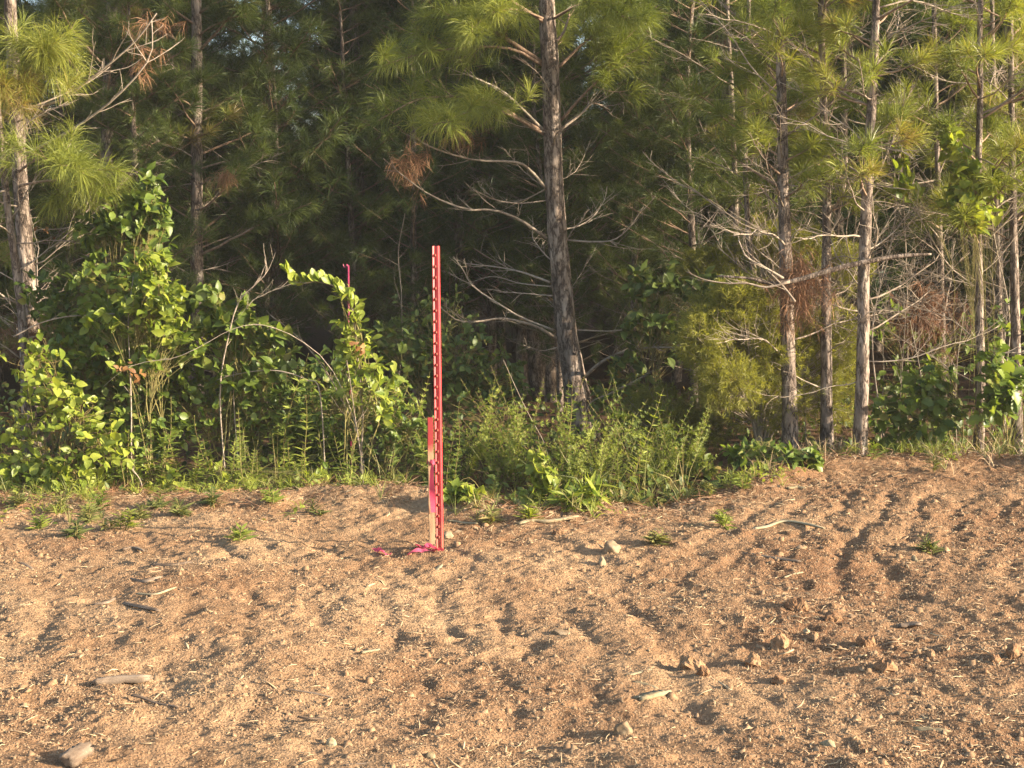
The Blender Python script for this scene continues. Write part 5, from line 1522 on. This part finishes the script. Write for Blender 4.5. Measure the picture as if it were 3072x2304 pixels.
def woodpiece(label, pts, wpx, mt, seed, thick=0.5, lift=-0.15, name='wood_piece'):
    """a splintered piece of wood lying along ground pixels"""
    rs = np.random.default_rng(9000 + seed)
    G = [gpx(*p) for p in pts]
    P = resample(np.array([(a_, b_, gz(a_, b_)) for a_, b_ in G]), 16)
    s = P[:, 1].mean() / FPX; r = wpx * s / 2
    P[:, 2] = np.convolve(np.pad(h_base(P[:, 0], P[:, 1]) + h_tracks(P[:, 0], P[:, 1]), 3, 'edge'), np.ones(7) / 7, 'valid') + r * thick + r * lift
    sides = 10
    prof = 1 + 0.22 * rs.normal(size=sides)
    T = nrm(np.gradient(P, axis=0)); A = nrm(np.cross(T, np.array([0, 0, 1.0]))); B = np.cross(A, T)
    th = np.arange(sides) * 2 * np.pi / sides
    rad = r * prof[None, :] * (1 + 0.10 * rs.normal(size=(16, sides))) * np.interp(np.linspace(0, 1, 16), [0, 0.08, 0.5, 0.92, 1], [0.75, 1, 1, 0.95, 0.55])[:, None]
    V = P[:, None, :] + rad[:, :, None] * (np.cos(th)[None, :, None] * A[:, None, :] + thick * np.sin(th)[None, :, None] * B[:, None, :])
    V[0] -= T[0] * (r * 0.9 * rs.random(sides))[:, None]; V[-1] += T[-1] * (r * 1.2 * rs.random(sides))[:, None]
    V = V.reshape(-1, 3)
    F = []
    for k in range(15):
        for j_ in range(sides):
            q = (j_ + 1) % sides; a_, b_ = k * sides + j_, k * sides + q
            F += [(a_, b_, b_ + sides), (a_, b_ + sides, a_ + sides)]
    V = np.vstack([V, P[0] + T[0] * r * .2, P[-1] - T[-1] * r * .2]); m = 16 * sides
    for j_ in range(sides):
        q = (j_ + 1) % sides
        F += [(m, q, j_), (m + 1, 15 * sides + j_, 15 * sides + q)]
    mb = MB(); mb.add(V, F)
    # the object's x axis lies along the piece, so the grain follows it
    ang = math.atan2(P[-1, 1] - P[0, 1], P[-1, 0] - P[0, 0])
    base = P[8]
    me = mb.mesh(name, base, False, M[mt]); me.transform(Matrix.Rotation(-ang, 4, 'Z'))
    o = bpy.data.objects.new(name, me); COL.objects.link(o); o.location = base; o.rotation_euler = (0, 0, ang)
    return tag(o, label, 'wood', 'wood pieces on the dirt')


for k, (lab, pts, w_, mt, th_, nm) in enumerate((
        ('thick split wood chunk lying at lower left', [(285, 2062), (350, 2056), (440, 2050)], 34, 'wood', 0.8, 'wood_piece'),
        ('dark bark strip right of the broken twigs, upper left dirt', [(372, 1812), (420, 1824), (476, 1836)], 18, 'wood', 0.5, 'wood_piece'),
        ('pale curved stick above the dark bark strip', [(410, 1786), (470, 1786), (528, 1764)], 9, 'wood_pale', 0.7, 'stick'),
        ('short stick left of the dark bark strip', [(282, 1822), (318, 1815), (345, 1795)], 11, 'wood', 0.7, 'stick'),
        ('short broken wood chip on the left dirt, sunlit end', [(392, 1748), (440, 1748), (484, 1738)], 18, 'wood', 0.6, 'wood_piece'),
        ('wood chip behind the sunlit-ended chip', [(455, 1706), (520, 1704), (575, 1696)], 16, 'wood', 0.6, 'wood_piece'),
        ('pale cream wood chip lying below the post', [(1292, 1736), (1308, 1722), (1326, 1704)], 16, 'wood_pale', 0.5, 'wood_piece'),
        ('thick pale broken wood block at lower centre right', [(1918, 2118), (1955, 2106), (1996, 2092)], 42, 'wood_pale', 0.55, 'wood_piece'),
        ('pale splintered stick above the broken block', [(1878, 2040), (1915, 2030), (1952, 2022)], 18, 'wood_pale', 0.6, 'stick'),
        ('short pale splinter between the stick and the block', [(1903, 2058), (1938, 2066), (1972, 2078)], 14, 'wood_pale', 0.6, 'stick'),
        ('smooth pale stick at the lower right', [(2745, 2198), (2795, 2204), (2842, 2206)], 20, 'wood_pale', 0.9, 'stick'),
        ('shorter pale stick above the smooth one', [(2768, 2166), (2792, 2164), (2818, 2160)], 12, 'wood_pale', 0.8, 'stick'),
        ('long pale curved root on the bank', [(2258, 1592), (2300, 1584), (2345, 1568), (2400, 1574), (2470, 1592)], 10, 'wood_pale', 0.8, 'stick'),
        ('straight pale stick left of the curved root', [(2050, 1582), (2100, 1576), (2142, 1570)], 10, 'wood_pale', 0.8, 'stick'),
        ('thin pale stick above the pointed clod', [(2352, 1736), (2380, 1728), (2408, 1720)], 7, 'wood_pale', 0.8, 'stick'),
        ('long dark stick lying on the bank', [(2225, 1668), (2290, 1676), (2350, 1682), (2400, 1692)], 12, 'wood', 0.6, 'stick'),
        ('pale root at the dirt edge right of the post', [(1345, 1570), (1390, 1572), (1432, 1578)], 8, 'wood_pale', 0.7, 'stick'),
        ('long pale root under the seedlings at the dirt edge', [(1555, 1582), (1600, 1572), (1650, 1572), (1735, 1556)], 11, 'wood_pale', 0.8, 'stick'),
        ('dark curved twig left of the split chunk base', [(860, 2080), (920, 2088), (1000, 2098)], 6, 'wood', 0.8, 'stick'),
        ('dark broken branch piece below the split chunk', [(395, 2098), (450, 2104), (535, 2126)], 10, 'wood', 0.7, 'stick'),
        ('thick wood butt at the bottom left edge', [(205, 2300), (232, 2280), (262, 2262)], 46, 'wood', 0.9, 'wood_piece'),
        ('small upright wood splinter near the bottom, centre right', [(1752, 2106), (1756, 2085), (1752, 2064)], 12, 'wood', 0.8, 'stick'),
        ('flat pale chip in the middle of the left dirt', [(1085, 1962), (1110, 1958), (1134, 1956)], 16, 'wood_pale', 0.4, 'wood_piece'),
        ('pale flat chip at the top of the bank', [(2362, 1466), (2390, 1462), (2412, 1466)], 18, 'wood_pale', 0.4, 'wood_piece'),
        ('angular chip right of the clod row', [(2700, 1884), (2728, 1880), (2758, 1882)], 22, 'wood', 0.5, 'wood_piece'),
        ('thin dark twig at the bottom edge left of centre', [(1030, 2300), (1120, 2292), (1230, 2284)], 7, 'wood', 0.8, 'stick'),
        ('dark wood sliver on the lower dirt, centre left', [(895, 2158), (930, 2160), (975, 2158)], 11, 'wood', 0.5, 'wood_piece'),
        ('dark flat bark at the left edge of the dirt', [(60, 1700), (78, 1704), (98, 1712)], 18, 'wood', 0.5, 'wood_piece'),
        ('bark piece near the dirt lip at upper left', [(370, 1654), (400, 1650), (430, 1660)], 16, 'wood', 0.5, 'wood_piece'),
        ('short pale stick on the lower right dirt', [(2465, 2082), (2480, 2080), (2496, 2079)], 8, 'wood_pale', 0.8, 'stick'),
        ('thin pale straw stalk slanting below the pointed clod', [(2278, 1894), (2305, 1880), (2328, 1854)], 6, 'wood_pale', 0.9, 'stick'),
        ('long thin stick between post and clods', [(1740, 1850), (1770, 1880), (1810, 1905)], 5, 'wood_pale', 0.9, 'stick'),
        ('pale curved sliver right of mid dirt', [(1905, 1912), (1930, 1912), (1952, 1918)], 8, 'wood_pale', 0.8, 'stick'))):
    woodpiece(lab, pts, w_, mt, k, th_, name=nm)

# ------------------------------------------------------------------ the sunlit evening air
me = bpy.data.meshes.new('haze'); bm = bmesh.new(); bmesh.ops.create_cube(bm, size=1.0)
for v in bm.verts:
    v.co = Vector((v.co.x * 1400, 560 + v.co.y * 1700, -4.0 + (v.co.z + 0.5) * 20.0))
bm.to_mesh(me); bm.free()
hm = bpy.data.materials.new('haze'); hm.use_nodes = True
for nd in list(hm.node_tree.nodes):
    if nd.type != 'OUTPUT_MATERIAL':
        hm.node_tree.nodes.remove(nd)
pv = hm.node_tree.nodes.new('ShaderNodeVolumePrincipled')
pv.inputs['Color'].default_value = (0.95, 0.95, 0.93, 1)
pv.inputs['Density'].default_value = 0.0010
hm.node_tree.links.new(pv.outputs[0], [nd for nd in hm.node_tree.nodes if nd.type == 'OUTPUT_MATERIAL'][0].inputs['Volume'])
me.materials.append(hm)
o = bpy.data.objects.new('haze', me); COL.objects.link(o); o['kind'] = 'stuff'
tag(o, 'thin sunlit evening haze in front of the wood', 'haze')
